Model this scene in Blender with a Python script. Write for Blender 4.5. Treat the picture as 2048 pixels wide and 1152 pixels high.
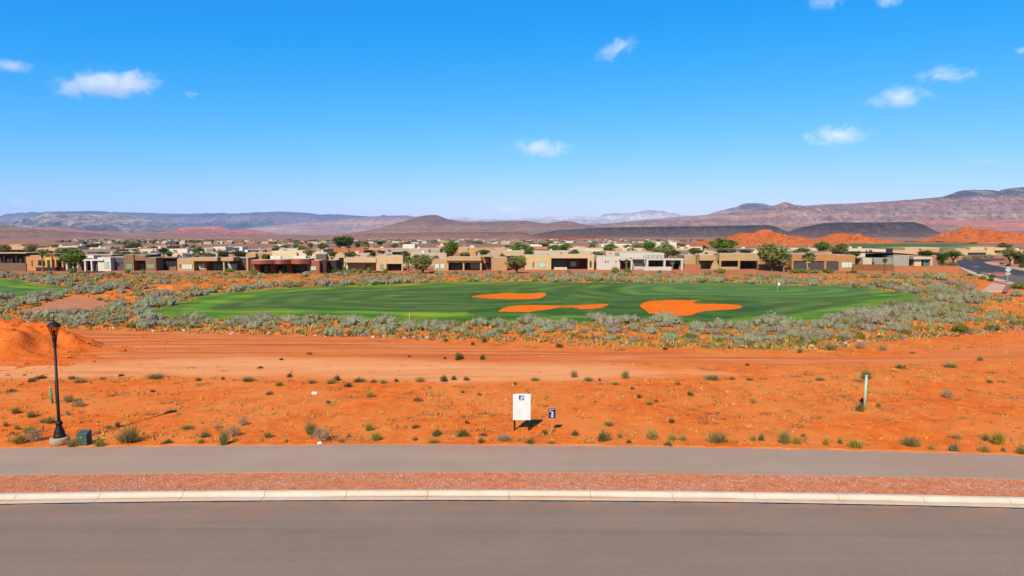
import bpy, bmesh, math, random
import numpy as np
from mathutils import Vector

for o in list(bpy.data.objects):
    bpy.data.objects.remove(o, do_unlink=True)
SC = bpy.context.scene
COL = SC.collection
random.seed(7)
RNG = np.random.default_rng(11)

# ------------------------------------------------------------------ camera, sky, sun, exposure
W, H = 2048, 1152
F = 24.0 / 36.0 * W                 # 24 mm drone lens
CAM_Z = 10.0
HORIZON = 472.0
PITCH = math.atan((H / 2 - HORIZON) / F)
cam_data = bpy.data.cameras.new("camera")
cam_data.lens = 24.0
cam_data.sensor_width = 36.0
cam_data.clip_start = 0.5
cam_data.clip_end = 200000.0
cam = bpy.data.objects.new("camera", cam_data)
COL.objects.link(cam)
cam.location = (0, 0, CAM_Z)
cam.rotation_euler = (math.pi / 2 - PITCH, 0, 0)
SC.camera = cam

SUN_EL = math.radians(41.0)
SUN_DIR = Vector((-0.34 * math.cos(SUN_EL), -0.94 * math.cos(SUN_EL), math.sin(SUN_EL))).normalized()
world = bpy.data.worlds.new("World")
SC.world = world
world.use_nodes = True
wn = world.node_tree
wn.nodes.clear()
w_out = wn.nodes.new("ShaderNodeOutputWorld")
w_bg = wn.nodes.new("ShaderNodeBackground")
w_sky = wn.nodes.new("ShaderNodeTexSky")
w_sky.sky_type = 'NISHITA'
w_sky.sun_disc = False
w_sky.sun_elevation = SUN_EL
w_sky.sun_rotation = math.atan2(SUN_DIR.x, SUN_DIR.y)
w_sky.altitude = 900.0
w_sky.air_density = 1.0
w_sky.dust_density = 0.25
w_sky.ozone_density = 2.6
# the sky's own colours, graded to the deep clean blue of dry desert air (the same for the whole dome)
W_STR = 0.13
EXPOSURE = 0.6
w_bg.inputs['Strength'].default_value = W_STR / 2 ** EXPOSURE        # 0.086
w_sep = wn.nodes.new("ShaderNodeSeparateColor")
w_cmb = wn.nodes.new("ShaderNodeCombineColor")


def wmath(op, a, b):
    nd = wn.nodes.new("ShaderNodeMath")
    nd.operation = op
    for s, x in zip(nd.inputs, (a, b)):
        if hasattr(x, 'links'): wn.links.new(x, s)
        else: s.default_value = x
    return nd.outputs[0]


wn.links.new(w_sky.outputs[0], w_sep.inputs[0])
w_r = wmath('DIVIDE', wmath('MULTIPLY', wmath('POWER', wmath('MAXIMUM', wmath('SUBTRACT', wmath('MULTIPLY', w_sep.outputs[0], W_STR), 0.225), 0.0), 1.38), 1.12), W_STR)
w_g = wmath('DIVIDE', wmath('MULTIPLY', wmath('POWER', wmath('MULTIPLY', w_sep.outputs[1], W_STR), 0.88), 0.785), W_STR)
w_b = wmath('DIVIDE', wmath('MULTIPLY', wmath('POWER', wmath('MULTIPLY', w_sep.outputs[2], W_STR), 0.30), 1.06), W_STR)
for i_, s_ in enumerate((w_r, w_g, w_b)): wn.links.new(s_, w_cmb.inputs[i_])
wn.links.new(w_cmb.outputs[0], w_bg.inputs['Color'])
wn.links.new(w_bg.outputs[0], w_out.inputs['Surface'])

sun_data = bpy.data.lights.new("sun", 'SUN')
sun_data.energy = 5.0
sun_data.angle = math.radians(0.5)
sun_data.color = (1.0, 0.90, 0.73)
sun = bpy.data.objects.new("sun", sun_data)
COL.objects.link(sun)
sun.location = (-40, -110, 120)
sun.rotation_euler = SUN_DIR.to_track_quat('Z', 'Y').to_euler()

SC.view_settings.view_transform = 'Standard'
SC.view_settings.look = 'None'
SC.view_settings.exposure = EXPOSURE
SC.view_settings.gamma = 1.0
SC.view_settings.use_curve_mapping = False
SC.render.engine = 'CYCLES'
SC.cycles.use_denoising = True
SC.cycles.max_bounces = 12
SC.cycles.diffuse_bounces = 3
SC.cycles.glossy_bounces = 2
SC.cycles.transmission_bounces = 12
SC.cycles.transparent_max_bounces = 12
SC.cycles.volume_bounces = 2
SC.cycles.volume_step_rate = 1.0
SC.cycles.volume_max_steps = 128
SC.cycles.use_adaptive_sampling = True
SC.cycles.adaptive_threshold = 0.012
SC.cycles.caustics_reflective = False
SC.cycles.caustics_refractive = False

# ------------------------------------------------------------------ survey helpers
CP, SP = math.cos(PITCH), math.sin(PITCH)


def ray(u, v):
    a, b = (u - W / 2) / F, (H / 2 - v) / F
    return a, CP + b * SP, -SP + b * CP          # right, forward, up


def G(u, v, z=0.0):
    """ground position (x, y) at height z seen along a sight line"""
    rx, ry, rz = ray(u, v)
    t = (z - CAM_Z) / rz
    return rx * t, ry * t


def P(u, v, Y):
    """(x, z) at distance Y on a sight line"""
    rx, ry, rz = ray(u, v)
    t = Y / ry
    return rx * t, CAM_Z + rz * t


def GP(pts, z=0.0):
    return [G(u, v, z) for u, v in pts]


def hash2(ix, iy, seed):
    h = (ix.astype(np.int64) * 374761393 + iy.astype(np.int64) * 668265263 + seed * 974634777) & 0x7fffffff
    h = ((h ^ (h >> 13)) * 1274126177) & 0x7fffffff
    return ((h ^ (h >> 16)) & 0xffff) / 65535.0


def vnoise(x, y, seed=0):
    x = np.asarray(x, float); y = np.asarray(y, float)
    ix, iy = np.floor(x), np.floor(y)
    fx, fy = x - ix, y - iy
    fx = fx * fx * (3 - 2 * fx); fy = fy * fy * (3 - 2 * fy)
    a = hash2(ix, iy, seed); b = hash2(ix + 1, iy, seed)
    c = hash2(ix, iy + 1, seed); d = hash2(ix + 1, iy + 1, seed)
    return (a * (1 - fx) + b * fx) * (1 - fy) + (c * (1 - fx) + d * fx) * fy


def fbm(x, y, octv=4, seed=0):
    s, amp, tot = 0.0, 1.0, 0.0
    for k in range(octv):
        s = s + amp * vnoise(np.asarray(x) * 2 ** k + 17.3 * k, np.asarray(y) * 2 ** k - 9.1 * k, seed + k)
        tot += amp; amp *= 0.5
    return s / tot


def ridged(x, y, octv=4, seed=0):
    s, amp, tot = 0.0, 1.0, 0.0
    for k in range(octv):
        n = vnoise(np.asarray(x) * 2 ** k + 5.7 * k, np.asarray(y) * 2 ** k + 3.3 * k, seed + k)
        s = s + amp * (1 - np.abs(2 * n - 1)); tot += amp; amp *= 0.5
    return s / tot


def sstep(a, b, x):
    t = np.clip((x - a) / (b - a), 0, 1)
    return t * t * (3 - 2 * t)


def sdist(poly, X, Y):
    """signed distance to a polygon, positive inside"""
    X = np.asarray(X, float); Y = np.asarray(Y, float)
    d = np.full(X.shape, 1e12); ins = np.zeros(X.shape, bool)
    n = len(poly)
    for i in range(n):
        x0, y0 = poly[i]; x1, y1 = poly[(i + 1) % n]
        ex, ey = x1 - x0, y1 - y0
        L = ex * ex + ey * ey + 1e-12
        t = np.clip(((X - x0) * ex + (Y - y0) * ey) / L, 0, 1)
        d = np.minimum(d, (X - x0 - t * ex) ** 2 + (Y - y0 - t * ey) ** 2)
        c = (y0 > Y) != (y1 > Y)
        with np.errstate(divide='ignore', invalid='ignore'):
            xi = (x1 - x0) * (Y - y0) / (y1 - y0 if y1 != y0 else 1e-12) + x0
        ins ^= c & (X < xi)
    return np.where(ins, 1, -1) * np.sqrt(d)


def smooth_poly(pts, k=2):
    for _ in range(k):
        out = []
        for i in range(len(pts)):
            a, b = pts[i], pts[(i + 1) % len(pts)]
            out.append((a[0] * .75 + b[0] * .25, a[1] * .75 + b[1] * .25))
            out.append((a[0] * .25 + b[0] * .75, a[1] * .25 + b[1] * .75))
        pts = out
    return pts

# ------------------------------------------------------------------ object helpers


def tag(o, label=None, cat=None, group=None, kind=None):
    if label: o['label'] = label
    if cat: o['category'] = cat
    if group: o['group'] = group
    if kind: o['kind'] = kind
    return o


def link(name, data, parent=None, loc=None):
    o = bpy.data.objects.new(name, data)
    COL.objects.link(o)
    if parent is not None: o.parent = parent
    if loc is not None: o.location = loc
    return o


def empty(name, loc, rz=0.0):
    o = bpy.data.objects.new(name, None)
    o.empty_display_size = 0.3
    COL.objects.link(o)
    o.location = loc
    o.rotation_euler = (0, 0, rz)
    return o


def np_mesh(name, V, Fc, mats=(), midx=None, smooth=False, col=None):
    """V (n,3); Fc (m,k) of one face size"""
    V = np.asarray(V, np.float32); Fc = np.asarray(Fc, np.int32)
    me = bpy.data.meshes.new(name)
    m, k = Fc.shape
    me.vertices.add(len(V)); me.vertices.foreach_set('co', V.ravel())
    me.loops.add(m * k); me.loops.foreach_set('vertex_index', Fc.ravel())
    me.polygons.add(m)
    me.polygons.foreach_set('loop_start', np.arange(0, m * k, k, dtype=np.int32))
    for mt in mats: me.materials.append(mt)
    if midx is not None: me.polygons.foreach_set('material_index', np.asarray(midx, np.int32))
    me.polygons.foreach_set('use_smooth', np.full(m, smooth))
    me.update(calc_edges=True)
    if col is not None:
        add_col(me, 'tint', col)
    me.validate()
    return me


def add_col(me, name, col):
    a = me.color_attributes.new(name, 'FLOAT_COLOR', 'POINT')
    c = np.ones((len(me.vertices), 4), np.float32)
    col = np.asarray(col, np.float32)
    c[:, :col.shape[1]] = col
    a.data.foreach_set('color', c.ravel())


class MB:
    """collects boxes, tubes and lathes for ONE mesh object"""
    def __init__(self):
        self.v, self.f = [], []

    def box(self, x0, x1, y0, y1, z0, z1):
        b = len(self.v)
        self.v += [(x0, y0, z0), (x1, y0, z0), (x1, y1, z0), (x0, y1, z0),
                   (x0, y0, z1), (x1, y0, z1), (x1, y1, z1), (x0, y1, z1)]
        self.f += [tuple(b + i for i in q) for q in
                   ((0, 3, 2, 1), (4, 5, 6, 7), (0, 1, 5, 4), (1, 2, 6, 5), (2, 3, 7, 6), (3, 0, 4, 7))]
        return self

    def prism(self, pts, z0, z1):
        """vertical prism over (x, y) outline (counter-clockwise)"""
        b, n = len(self.v), len(pts)
        zz0 = z0 if callable(z0) else (lambda p: z0)
        zz1 = z1 if callable(z1) else (lambda p: z1)
        self.v += [(p[0], p[1], zz0(p)) for p in pts] + [(p[0], p[1], zz1(p)) for p in pts]
        self.f.append(tuple(b + i for i in reversed(range(n))))
        self.f.append(tuple(b + n + i for i in range(n)))
        for i in range(n):
            j = (i + 1) % n
            self.f.append((b + i, b + j, b + n + j, b + n + i))
        return self

    def extrude_y(self, pts, y0, y1):
        """outline (x, z) pushed along y"""
        b, n = len(self.v), len(pts)
        self.v += [(p[0], y0, p[1]) for p in pts] + [(p[0], y1, p[1]) for p in pts]
        self.f.append(tuple(b + i for i in range(n)))
        self.f.append(tuple(b + n + i for i in reversed(range(n))))
        for i in range(n):
            j = (i + 1) % n
            self.f.append((b + j, b + i, b + n + i, b + n + j))
        return self

    def lathe(self, prof, seg=16, cx=0, cy=0):
        b = len(self.v)
        for r, z in prof:
            for s in range(seg):
                a = 2 * math.pi * s / seg
                self.v.append((cx + r * math.cos(a), cy + r * math.sin(a), z))
        for i in range(len(prof) - 1):
            for s in range(seg):
                t = (s + 1) % seg
                self.f.append((b + i * seg + s, b + i * seg + t, b + (i + 1) * seg + t, b + (i + 1) * seg + s))
        self.f.append(tuple(b + s for s in reversed(range(seg))))
        self.f.append(tuple(b + (len(prof) - 1) * seg + s for s in range(seg)))
        return self

    def tube(self, pts, radii, seg=6):
        b = len(self.v)
        pts = [Vector(p) for p in pts]
        for i, p in enumerate(pts):
            d = (pts[min(i + 1, len(pts) - 1)] - pts[max(i - 1, 0)]).normalized()
            a = d.orthogonal().normalized(); c = d.cross(a)
            r = radii[i] if hasattr(radii, '__len__') else radii
            for s in range(seg):
                t = 2 * math.pi * s / seg
                self.v.append(tuple(p + a * math.cos(t) * r + c * math.sin(t) * r))
        for i in range(len(pts) - 1):
            for s in range(seg):
                t = (s + 1) % seg
                self.f.append((b + i * seg + s, b + i * seg + t, b + (i + 1) * seg + t, b + (i + 1) * seg + s))
        self.f.append(tuple(b + s for s in reversed(range(seg))))
        self.f.append(tuple(b + (len(pts) - 1) * seg + s for s in range(seg)))
        return self

    def mesh(self, name, mat, smooth=False):
        me = bpy.data.meshes.new(name)
        me.from_pydata(self.v, [], self.f)
        if mat: me.materials.append(mat)
        if smooth:
            for p in me.polygons: p.use_smooth = len(p.vertices) <= 4
        me.update()
        return me

    def build(self, name, mat, parent=None, loc=None, smooth=False, bevel=0.0):
        o = link(name, self.mesh(name, mat, smooth), parent, loc)
        if bevel:
            m = o.modifiers.new('bevel', 'BEVEL'); m.width = bevel; m.segments = 2; m.limit_method = 'ANGLE'
        return o

# ------------------------------------------------------------------ materials


def s2l(c):
    return tuple(((x / 255) / 12.92 if x / 255 <= 0.04045 else ((x / 255 + 0.055) / 1.055) ** 2.4) for x in c)


ALB = np.array((0.70, 0.635, 0.54))          # colours below are picture values; this brings them to real albedos for the exposure above


def alb(c):
    return tuple(float(x * k) for x, k in zip(c[:3], ALB))


class NT:
    def __init__(self, name):
        self.m = bpy.data.materials.new(name)
        self.m.use_nodes = True
        self.t = self.m.node_tree
        self.t.nodes.clear()
        self.out = self.n('ShaderNodeOutputMaterial')
        self.b = self.n('ShaderNodeBsdfPrincipled')
        self.l(self.b.outputs[0], self.out.inputs['Surface'])
        self.b.inputs['Specular IOR Level'].default_value = 0.2
        self.b.inputs['Roughness'].default_value = 0.9

    def n(self, t, **kw):
        nd = self.t.nodes.new(t)
        for k, v in kw.items(): setattr(nd, k, v)
        return nd

    def l(self, a, b): self.t.links.new(a, b)

    def coord(self, kind='Object', scale=None):
        c = self.n('ShaderNodeTexCoord').outputs[kind]
        if scale is None: return c
        m = self.n('ShaderNodeMapping')
        m.inputs['Scale'].default_value = scale
        self.l(c, m.inputs['Vector'])
        return m.outputs[0]

    def pos(self, scale=(1, 1, 1)):
        m = self.n('ShaderNodeMapping')
        m.inputs['Scale'].default_value = scale
        self.l(self.n('ShaderNodeNewGeometry').outputs['Position'], m.inputs['Vector'])
        return m.outputs[0]

    def noise(self, vec, scale, detail=4, rough=0.55, dist=0.0):
        nd = self.n('ShaderNodeTexNoise')
        nd.inputs['Scale'].default_value = scale
        nd.inputs['Detail'].default_value = detail
        nd.inputs['Roughness'].default_value = rough
        nd.inputs['Distortion'].default_value = dist
        self.l(vec, nd.inputs['Vector'])
        return nd.outputs['Fac']

    def voro(self, vec, scale, out='Distance', feature='F1'):
        nd = self.n('ShaderNodeTexVoronoi', feature=feature)
        nd.inputs['Scale'].default_value = scale
        self.l(vec, nd.inputs['Vector'])
        return nd.outputs[out]

    def ramp(self, fac, stops, interp='LINEAR'):
        nd = self.n('ShaderNodeValToRGB')
        nd.color_ramp.interpolation = interp
        el = nd.color_ramp.elements
        while len(el) < len(stops): el.new(0.5)
        for e, (p, c) in zip(el, stops):
            e.position = p
            e.color = (c, c, c, 1) if not hasattr(c, '__len__') else (*alb(c), 1)
        self.l(fac, nd.inputs['Fac'])
        return nd.outputs['Color']

    def mix(self, fac, a, b, mode='MIX'):
        nd = self.n('ShaderNodeMix', data_type='RGBA', blend_type=mode)
        for s, x in ((nd.inputs[0], fac), (nd.inputs[6], a), (nd.inputs[7], b)):
            if hasattr(x, 'links'): self.l(x, s)
            elif hasattr(x, '__len__'): s.default_value = (*alb(x), 1)
            else: s.default_value = x
        return nd.outputs[2]

    def math(self, op, a, b=0.0, clamp=False):
        nd = self.n('ShaderNodeMath', operation=op)
        nd.use_clamp = clamp
        for s, x in zip(nd.inputs, (a, b)):
            if hasattr(x, 'links'): self.l(x, s)
            else: s.default_value = x
        return nd.outputs[0]

    def attr(self, name):
        nd = self.n('ShaderNodeAttribute', attribute_name=name)
        return nd

    def sep(self, c):
        nd = self.n('ShaderNodeSeparateColor')
        self.l(c, nd.inputs[0])
        return nd.outputs

    def sepxyz(self, c):
        nd = self.n('ShaderNodeSeparateXYZ')
        self.l(c, nd.inputs[0])
        return nd.outputs

    def bump(self, h, strength=0.3, dist=0.05):
        nd = self.n('ShaderNodeBump')
        nd.inputs['Strength'].default_value = strength
        nd.inputs['Distance'].default_value = dist
        self.l(h, nd.inputs['Height'])
        self.l(nd.outputs[0], self.b.inputs['Normal'])

    def base(self, c, rough=None, spec=None):
        if hasattr(c, 'links'): self.l(c, self.b.inputs['Base Color'])
        else: self.b.inputs['Base Color'].default_value = (*alb(c), 1)
        if rough is not None: self.b.inputs['Roughness'].default_value = rough
        if spec is not None: self.b.inputs['Specular IOR Level'].default_value = spec
        return self.m


_plain = {}


def plain(rgb, rough=0.85, var=0.12, scale=3.0, spec=0.2, metal=0.0, name='painted'):
    """even paint or stucco in a linear colour with faint mottling"""
    key = (tuple(round(c, 4) for c in rgb), rough, var, scale, spec, metal)
    if key in _plain: return _plain[key]
    t = NT(name)
    f = t.noise(t.pos(), scale, 4, 0.6)
    lo = tuple(c * (1 - var) for c in rgb); hi = tuple(min(1, c * (1 + var)) for c in rgb)
    t.base(t.ramp(f, [(0.3, lo), (0.7, hi)]), rough, spec)
    t.b.inputs['Metallic'].default_value = metal
    _plain[key] = t.m
    return t.m


def srgb(r, g, b, k=0.8, **kw):
    """material whose sunlit look is near sRGB r,g,b: k converts the picture value to an albedo"""
    return plain(tuple(min(0.85, c * k) for c in s2l((r, g, b))), **kw)
# ------------------------------------------------------------------ plan of the place (metres)
def curve(z, *pts):
    """plan curve y(x) through surveyed points at height z"""
    w = np.array([G(u, v, z) for u, v in pts])
    c = np.polyfit(w[:, 0], w[:, 1], 2)
    return lambda x: np.polyval(c, x)


LIP = curve(-0.122, (0, 1006.7), (1024, 999), (2048, 1014.5))          # kerb gutter meets asphalt
KERB_BACK = curve(0.004, (0, 986.7), (1024, 980), (2048, 994.5))
PATH_NEAR = curve(0.02, (0, 950), (1000, 944), (2048, 958))
PATH_FAR = curve(0.035, (0, 896.5), (950, 889.5), (2048, 910))

TURF = smooth_poly(GP([(296, 629), (330, 616), (360, 606), (400, 598), (430, 591), (500, 586), (545, 580), (600, 576),
                       (660, 572), (760, 569), (860, 566), (960, 564), (1100, 563), (1250, 565), (1330, 567),
                       (1400, 568), (1500, 570), (1600, 573), (1650, 574), (1700, 577), (1760, 581), (1800, 585),
                       (1832, 589), (1843, 595), (1834, 601), (1800, 607), (1760, 616), (1730, 624), (1700, 631),
                       (1660, 638), (1620, 644), (1580, 648), (1500, 650), (1380, 646), (1200, 647), (1000, 643),
                       (900, 645), (800, 643), (700, 640), (560, 637), (450, 637), (380, 636), (330, 633)]), 1)
TURF_LEFT = smooth_poly(GP([(-260, 552), (-100, 553), (0, 558), (40, 562), (60, 570), (130, 575), (222, 578), (215, 583),
                            (160, 582), (125, 585), (95, 588), (60, 592), (20, 596), (-60, 598), (-260, 598)]), 1)
TURF_FAR = smooth_poly(GP([(1690, 488), (1740, 487.5), (1850, 488), (1960, 487), (1985, 489), (1900, 493), (1890, 500),
                           (1760, 503), (1690, 501), (1640, 496)]), 1)
BUNKERS = [smooth_poly(GP(p), 2) for p in (
    [(940, 593), (955, 587), (1000, 583), (1030, 583), (1060, 585), (1085, 583), (1097, 587), (1080, 595), (1050, 600), (990, 601), (955, 599)],
    [(988, 632), (1010, 625), (1045, 621), (1100, 620), (1180, 617), (1215, 615), (1222, 620), (1195, 628), (1165, 628), (1130, 624), (1090, 629), (1040, 633)],
    [(1275, 620), (1295, 613), (1350, 609), (1420, 605.5), (1466, 605), (1452, 608.5), (1388, 614), (1390, 617), (1440, 615.5), (1484, 614.5), (1490, 620), (1455, 627), (1405, 629), (1375, 637), (1330, 638), (1292, 630)],
)]
PAD = smooth_poly(GP([(-200, 735), (0, 735), (200, 722), (400, 715), (700, 718), (900, 722), (1100, 727), (1300, 735), (1460, 744),
                      (1440, 750), (1300, 755), (1060, 762), (900, 764), (700, 757), (500, 752), (200, 752), (0, 757), (-200, 757)]), 2)
TRACK = smooth_poly(GP([(-250, 700), (60, 670), (160, 655), (230, 662), (400, 668), (600, 674), (780, 682), (900, 690), (1000, 697),
                        (1100, 700), (1300, 706), (1500, 713), (1700, 716), (1850, 712), (2048, 694), (2250, 680), (2250, 700), (2048, 716),
                        (1850, 728), (1650, 731), (1400, 726), (1100, 724), (700, 716), (400, 714), (200, 722), (-250, 735)]), 2)
CLAY = smooth_poly(GP([(40, 625), (70, 612), (95, 600), (150, 592), (200, 594), (222, 604), (195, 618), (150, 625), (100, 636)]), 2)
BANK = GP([(190, 585), (260, 566), (420, 562), (520, 574), (500, 584), (420, 592), (300, 604), (200, 606)])


def gh_base(x, y):
    x = np.asarray(x, float); y = np.asarray(y, float)
    near = sstep(-0.2, 3.3, y - PATH_FAR(np.clip(x, -75, 75)))
    z = near * (0.22 * (fbm(x / 7, y / 7, 4, 3) - 0.5) + 0.07 * (fbm(x / 1.1, y / 1.1, 3, 5) - 0.5))
    scr = sstep(66, 80, y) * (1 - sstep(150, 178, y))
    scr = scr * (1 - sstep(84, 94, x) * sstep(122, 132, y))
    z = z + scr * 0.9 * (fbm(x / 11, y / 11, 4, 21) - 0.5)
    bk = sstep(-4, 6, sdist(BANK, x, y))
    z = z + bk * 1.7 * (ridged(x / 9, y / 7, 3, 33) - 0.62)
    # beyond the houses the plain rolls gently
    z = z + sstep(380, 900, y) * (1 - sstep(2500, 5000, y)) * 3.0 * (fbm(x / 160, y / 160, 3, 8) - 0.62)
    return z


def turf_sd(x, y):
    return np.maximum(np.maximum(sdist(TURF, x, y), sdist(TURF_LEFT, x, y)), sdist(TURF_FAR, x, y))


def gh(x, y):
    """height of the bare ground"""
    return gh_base(x, y)


# ---- ground sheet to the horizon
def build_ground():
    ys = [-45, -20, 0, 15, 22]
    y = 27.0
    while y < 30: ys.append(y); y += 0.4
    while y < 60: ys.append(y); y += 0.22
    while y < 210: ys.append(y); y *= 1.0052
    while y < 900: ys.append(y); y *= 1.010
    while y < 60000: ys.append(y); y *= 1.045
    ys = np.array(ys)
    nt = 460
    t = np.linspace(-1, 1, nt)
    Yg = np.repeat(ys[:, None], nt, 1)
    Xg = t[None, :] * (24 + 0.82 * np.abs(ys[:, None]) + 25 * (np.abs(ys[:, None]) < 20))
    far = (np.abs(ys[:, None]) > 1500) * 0.9
    Xg = Xg * (1 + far)
    Z = gh_base(Xg, Yg)
    trk_ = sstep(0.0, 2.5, sdist(TRACK, Xg, Yg))
    Z = Z + trk_ * 0.16 * (ridged(Xg / 40, (Yg + 0.06 * Xg) / 1.9, 2, 7) - 0.6)
    edge = PATH_FAR(np.clip(Xg, -75, 75))
    Z = np.where(Yg < edge - 0.12, -0.45, Z)
    Z = np.where((Yg >= edge - 0.12) & (Yg < edge + 0.5), 0.028 + 0.05 * (fbm(Xg / 0.9, Yg / 0.5, 3, 151) - 0.42), Z)
    sd = turf_sd(Xg, Yg)
    Z = Z - 1.3 * sstep(0.15, 2.2, sd)
    V = np.stack([Xg, Yg, Z], -1).reshape(-1, 3)
    r, c = len(ys), nt
    idx = np.arange(r * c).reshape(r, c)
    Fc = np.stack([idx[:-1, :-1], idx[:-1, 1:], idx[1:, 1:], idx[1:, :-1]], -1).reshape(-1, 4)
    x, yv = V[:, 0], V[:, 1]
    pad = sstep(-1.6, 1.8, sdist(PAD, x, yv) + 2.0 * (fbm(x / 4, yv / 4, 3, 2) - 0.5))
    track = sstep(-1.8, 1.8, sdist(TRACK, x, yv) + 1.5 * (fbm(x / 5, yv / 5, 3, 4) - 0.5))
    clay = sstep(-2, 2, sdist(CLAY, x, yv))
    garden = sstep(171, 180, yv + 6 * (fbm(x / 15, yv / 15, 2, 9) - 0.5)) * (1 - sstep(420, 520, yv))
    farp = sstep(400, 560, yv)
    rim = np.zeros_like(x)
    sdr = turf_sd(x, yv)
    rim = sstep(-3.5, -0.5, sdr)
    me = np_mesh('ground', V, Fc, [soil_mat()], smooth=True)
    add_col(me, 'zone', np.stack([pad, track, clay, np.ones_like(x)], -1))
    add_col(me, 'zone_far', np.stack([garden, farp, rim, np.ones_like(x)], -1))
    return tag(link('ground', me), 'rust orange desert soil running out to the far plain', None, None, 'structure')


def soil_mat():
    t = NT('orange_soil')
    p = t.pos()
    za = t.sep(t.attr('zone').outputs['Color']); zb = t.sep(t.attr('zone_far').outputs['Color'])
    big = t.noise(p, 0.16, 4, 0.6)
    mid = t.noise(p, 1.3, 5, 0.65)
    fine = t.noise(p, 9.0, 4, 0.7)
    lot = t.ramp(mid, [(0.30, (0.62, 0.125, 0.014)), (0.5, (0.77, 0.172, 0.018)), (0.70, (0.86, 0.25, 0.042))])
    lot = t.mix(t.ramp(big, [(0.42, 0.0), (0.60, 0.7)]), lot, (0.80, 0.265, 0.060))
    dk = t.noise(p, 0.42, 5, 0.7)
    lot = t.mix(t.ramp(dk, [(0.52, 0.0), (0.66, 0.55)]), lot, (0.52, 0.115, 0.020))
    lot = t.mix(t.math('MULTIPLY', t.ramp(fine, [(0.52, 0.0), (0.66, 1.0)]), 0.5), lot, (0.42, 0.090, 0.018))
    # straw coloured litter and pale pebbles
    straw = t.noise(t.pos((1, 2.2, 1)), 3.2, 5, 0.8)
    patch = t.noise(p, 0.10, 2, 0.5)
    lot = t.mix(t.math('MULTIPLY', t.ramp(straw, [(0.55, 0.0), (0.66, 0.8)]), t.ramp(patch, [(0.42, 0.1), (0.6, 1.0)])), lot, (0.66, 0.36, 0.085))
    pv = t.voro(p, 3.0, 'Distance')
    pc = t.voro(p, 3.0, 'Color')
    pick = t.ramp(t.sep(pc)[0], [(0.60, 0.0), (0.64, 1.0)])
    dot = t.ramp(pv, [(0.14, 1.0), (0.20, 0.0)])
    lot = t.mix(t.math('MULTIPLY', t.math('MULTIPLY', pick, dot), 0.8), lot, t.ramp(t.sep(pc)[1], [(0.0, (0.30, 0.12, 0.06)), (0.5, (0.66, 0.42, 0.28)), (1.0, (0.75, 0.62, 0.5))]))
    # compacted dirt track: finer and smoother, with wheel streaks along it
    stre = t.noise(t.pos((0.05, 1.2, 1)), 1.0, 5, 0.6, 0.6)
    trk = t.ramp(stre, [(0.34, (0.50, 0.120, 0.026)), (0.5, (0.64, 0.185, 0.046)), (0.62, (0.72, 0.27, 0.10)), (0.7, (0.60, 0.165, 0.04))])
    c = t.mix(za[1], lot, trk)
    padc = t.ramp(t.noise(t.pos((0.12, 1.0, 1)), 0.9, 5, 0.65, 0.5), [(0.3, (0.70, 0.250, 0.080)), (0.5, (0.80, 0.345, 0.140)), (0.75, (0.84, 0.42, 0.20))])
    c = t.mix(za[0], c, padc)
    c = t.mix(za[2], c, t.ramp(mid, [(0.3, (0.48, 0.19, 0.09)), (0.7, (0.58, 0.26, 0.14))]))
    # grassy straw rim beside the mown turf
    c = t.mix(t.math('MULTIPLY', zb[2], t.ramp(mid, [(0.35, 0.15), (0.6, 0.9)])), c, (0.30, 0.24, 0.05))
    # gravelled house gardens
    gar = t.ramp(t.noise(p, 0.09, 4, 0.6), [(0.3, (0.42, 0.150, 0.075)), (0.55, (0.50, 0.20, 0.105)), (0.75, (0.40, 0.22, 0.14))])
    c = t.mix(zb[0], c, gar)
    # far scrub plain
    fn = t.noise(t.pos((0.35, 1, 1)), 0.012, 6, 0.65, 0.4)
    dots = t.noise(p, 0.22, 3, 0.6)
    fc = t.ramp(fn, [(0.30, (0.23, 0.135, 0.090)), (0.45, (0.32, 0.18, 0.115)), (0.56, (0.42, 0.21, 0.120)), (0.68, (0.60, 0.21, 0.085)), (0.8, (0.40, 0.25, 0.165))])
    fc = t.mix(t.ramp(dots, [(0.55, 0.0), (0.62, 0.75)]), fc, (0.105, 0.10, 0.065))
    c = t.mix(zb[1], c, fc)
    t.base(c, 0.95, 0.08)
    hgt = t.math('ADD', t.math('MULTIPLY', mid, 0.6), t.math('MULTIPLY', fine, 0.25))
    t.bump(hgt, 0.55, 0.09)
    return t.m


build_ground()


def strip(name, f0, f1, z0, z1, mat, xs=None, thick=0.3, parent=None, jag=None):
    """slab between two plan curves, top rising from z0 to z1"""
    xs = np.linspace(-70, 70, 281) if xs is None else np.asarray(xs)
    n = len(xs)
    y0, y1 = f0(xs), f1(xs)
    if jag is not None: y1 = y1 + jag
    V = np.concatenate([np.stack([xs, y0, np.full(n, z0)], -1), np.stack([xs, y1, np.full(n, z1)], -1),
                        np.stack([xs, y0, np.full(n, z0 - thick)], -1), np.stack([xs, y1, np.full(n, z1 - thick)], -1)])
    i = np.arange(n - 1)
    Fc = np.concatenate([np.stack([i, i + 1, n + i + 1, n + i], -1),
                         np.stack([2 * n + i, 2 * n + i + 1, i + 1, i], -1),
                         np.stack([n + i, n + i + 1, 3 * n + i + 1, 3 * n + i], -1)])
    e = np.concatenate([np.zeros(n), np.ones(n), np.zeros(n), np.ones(n)])
    return link(name, np_mesh(name, V, Fc, [mat], col=np.stack([e, e, e], -1)), parent)


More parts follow.
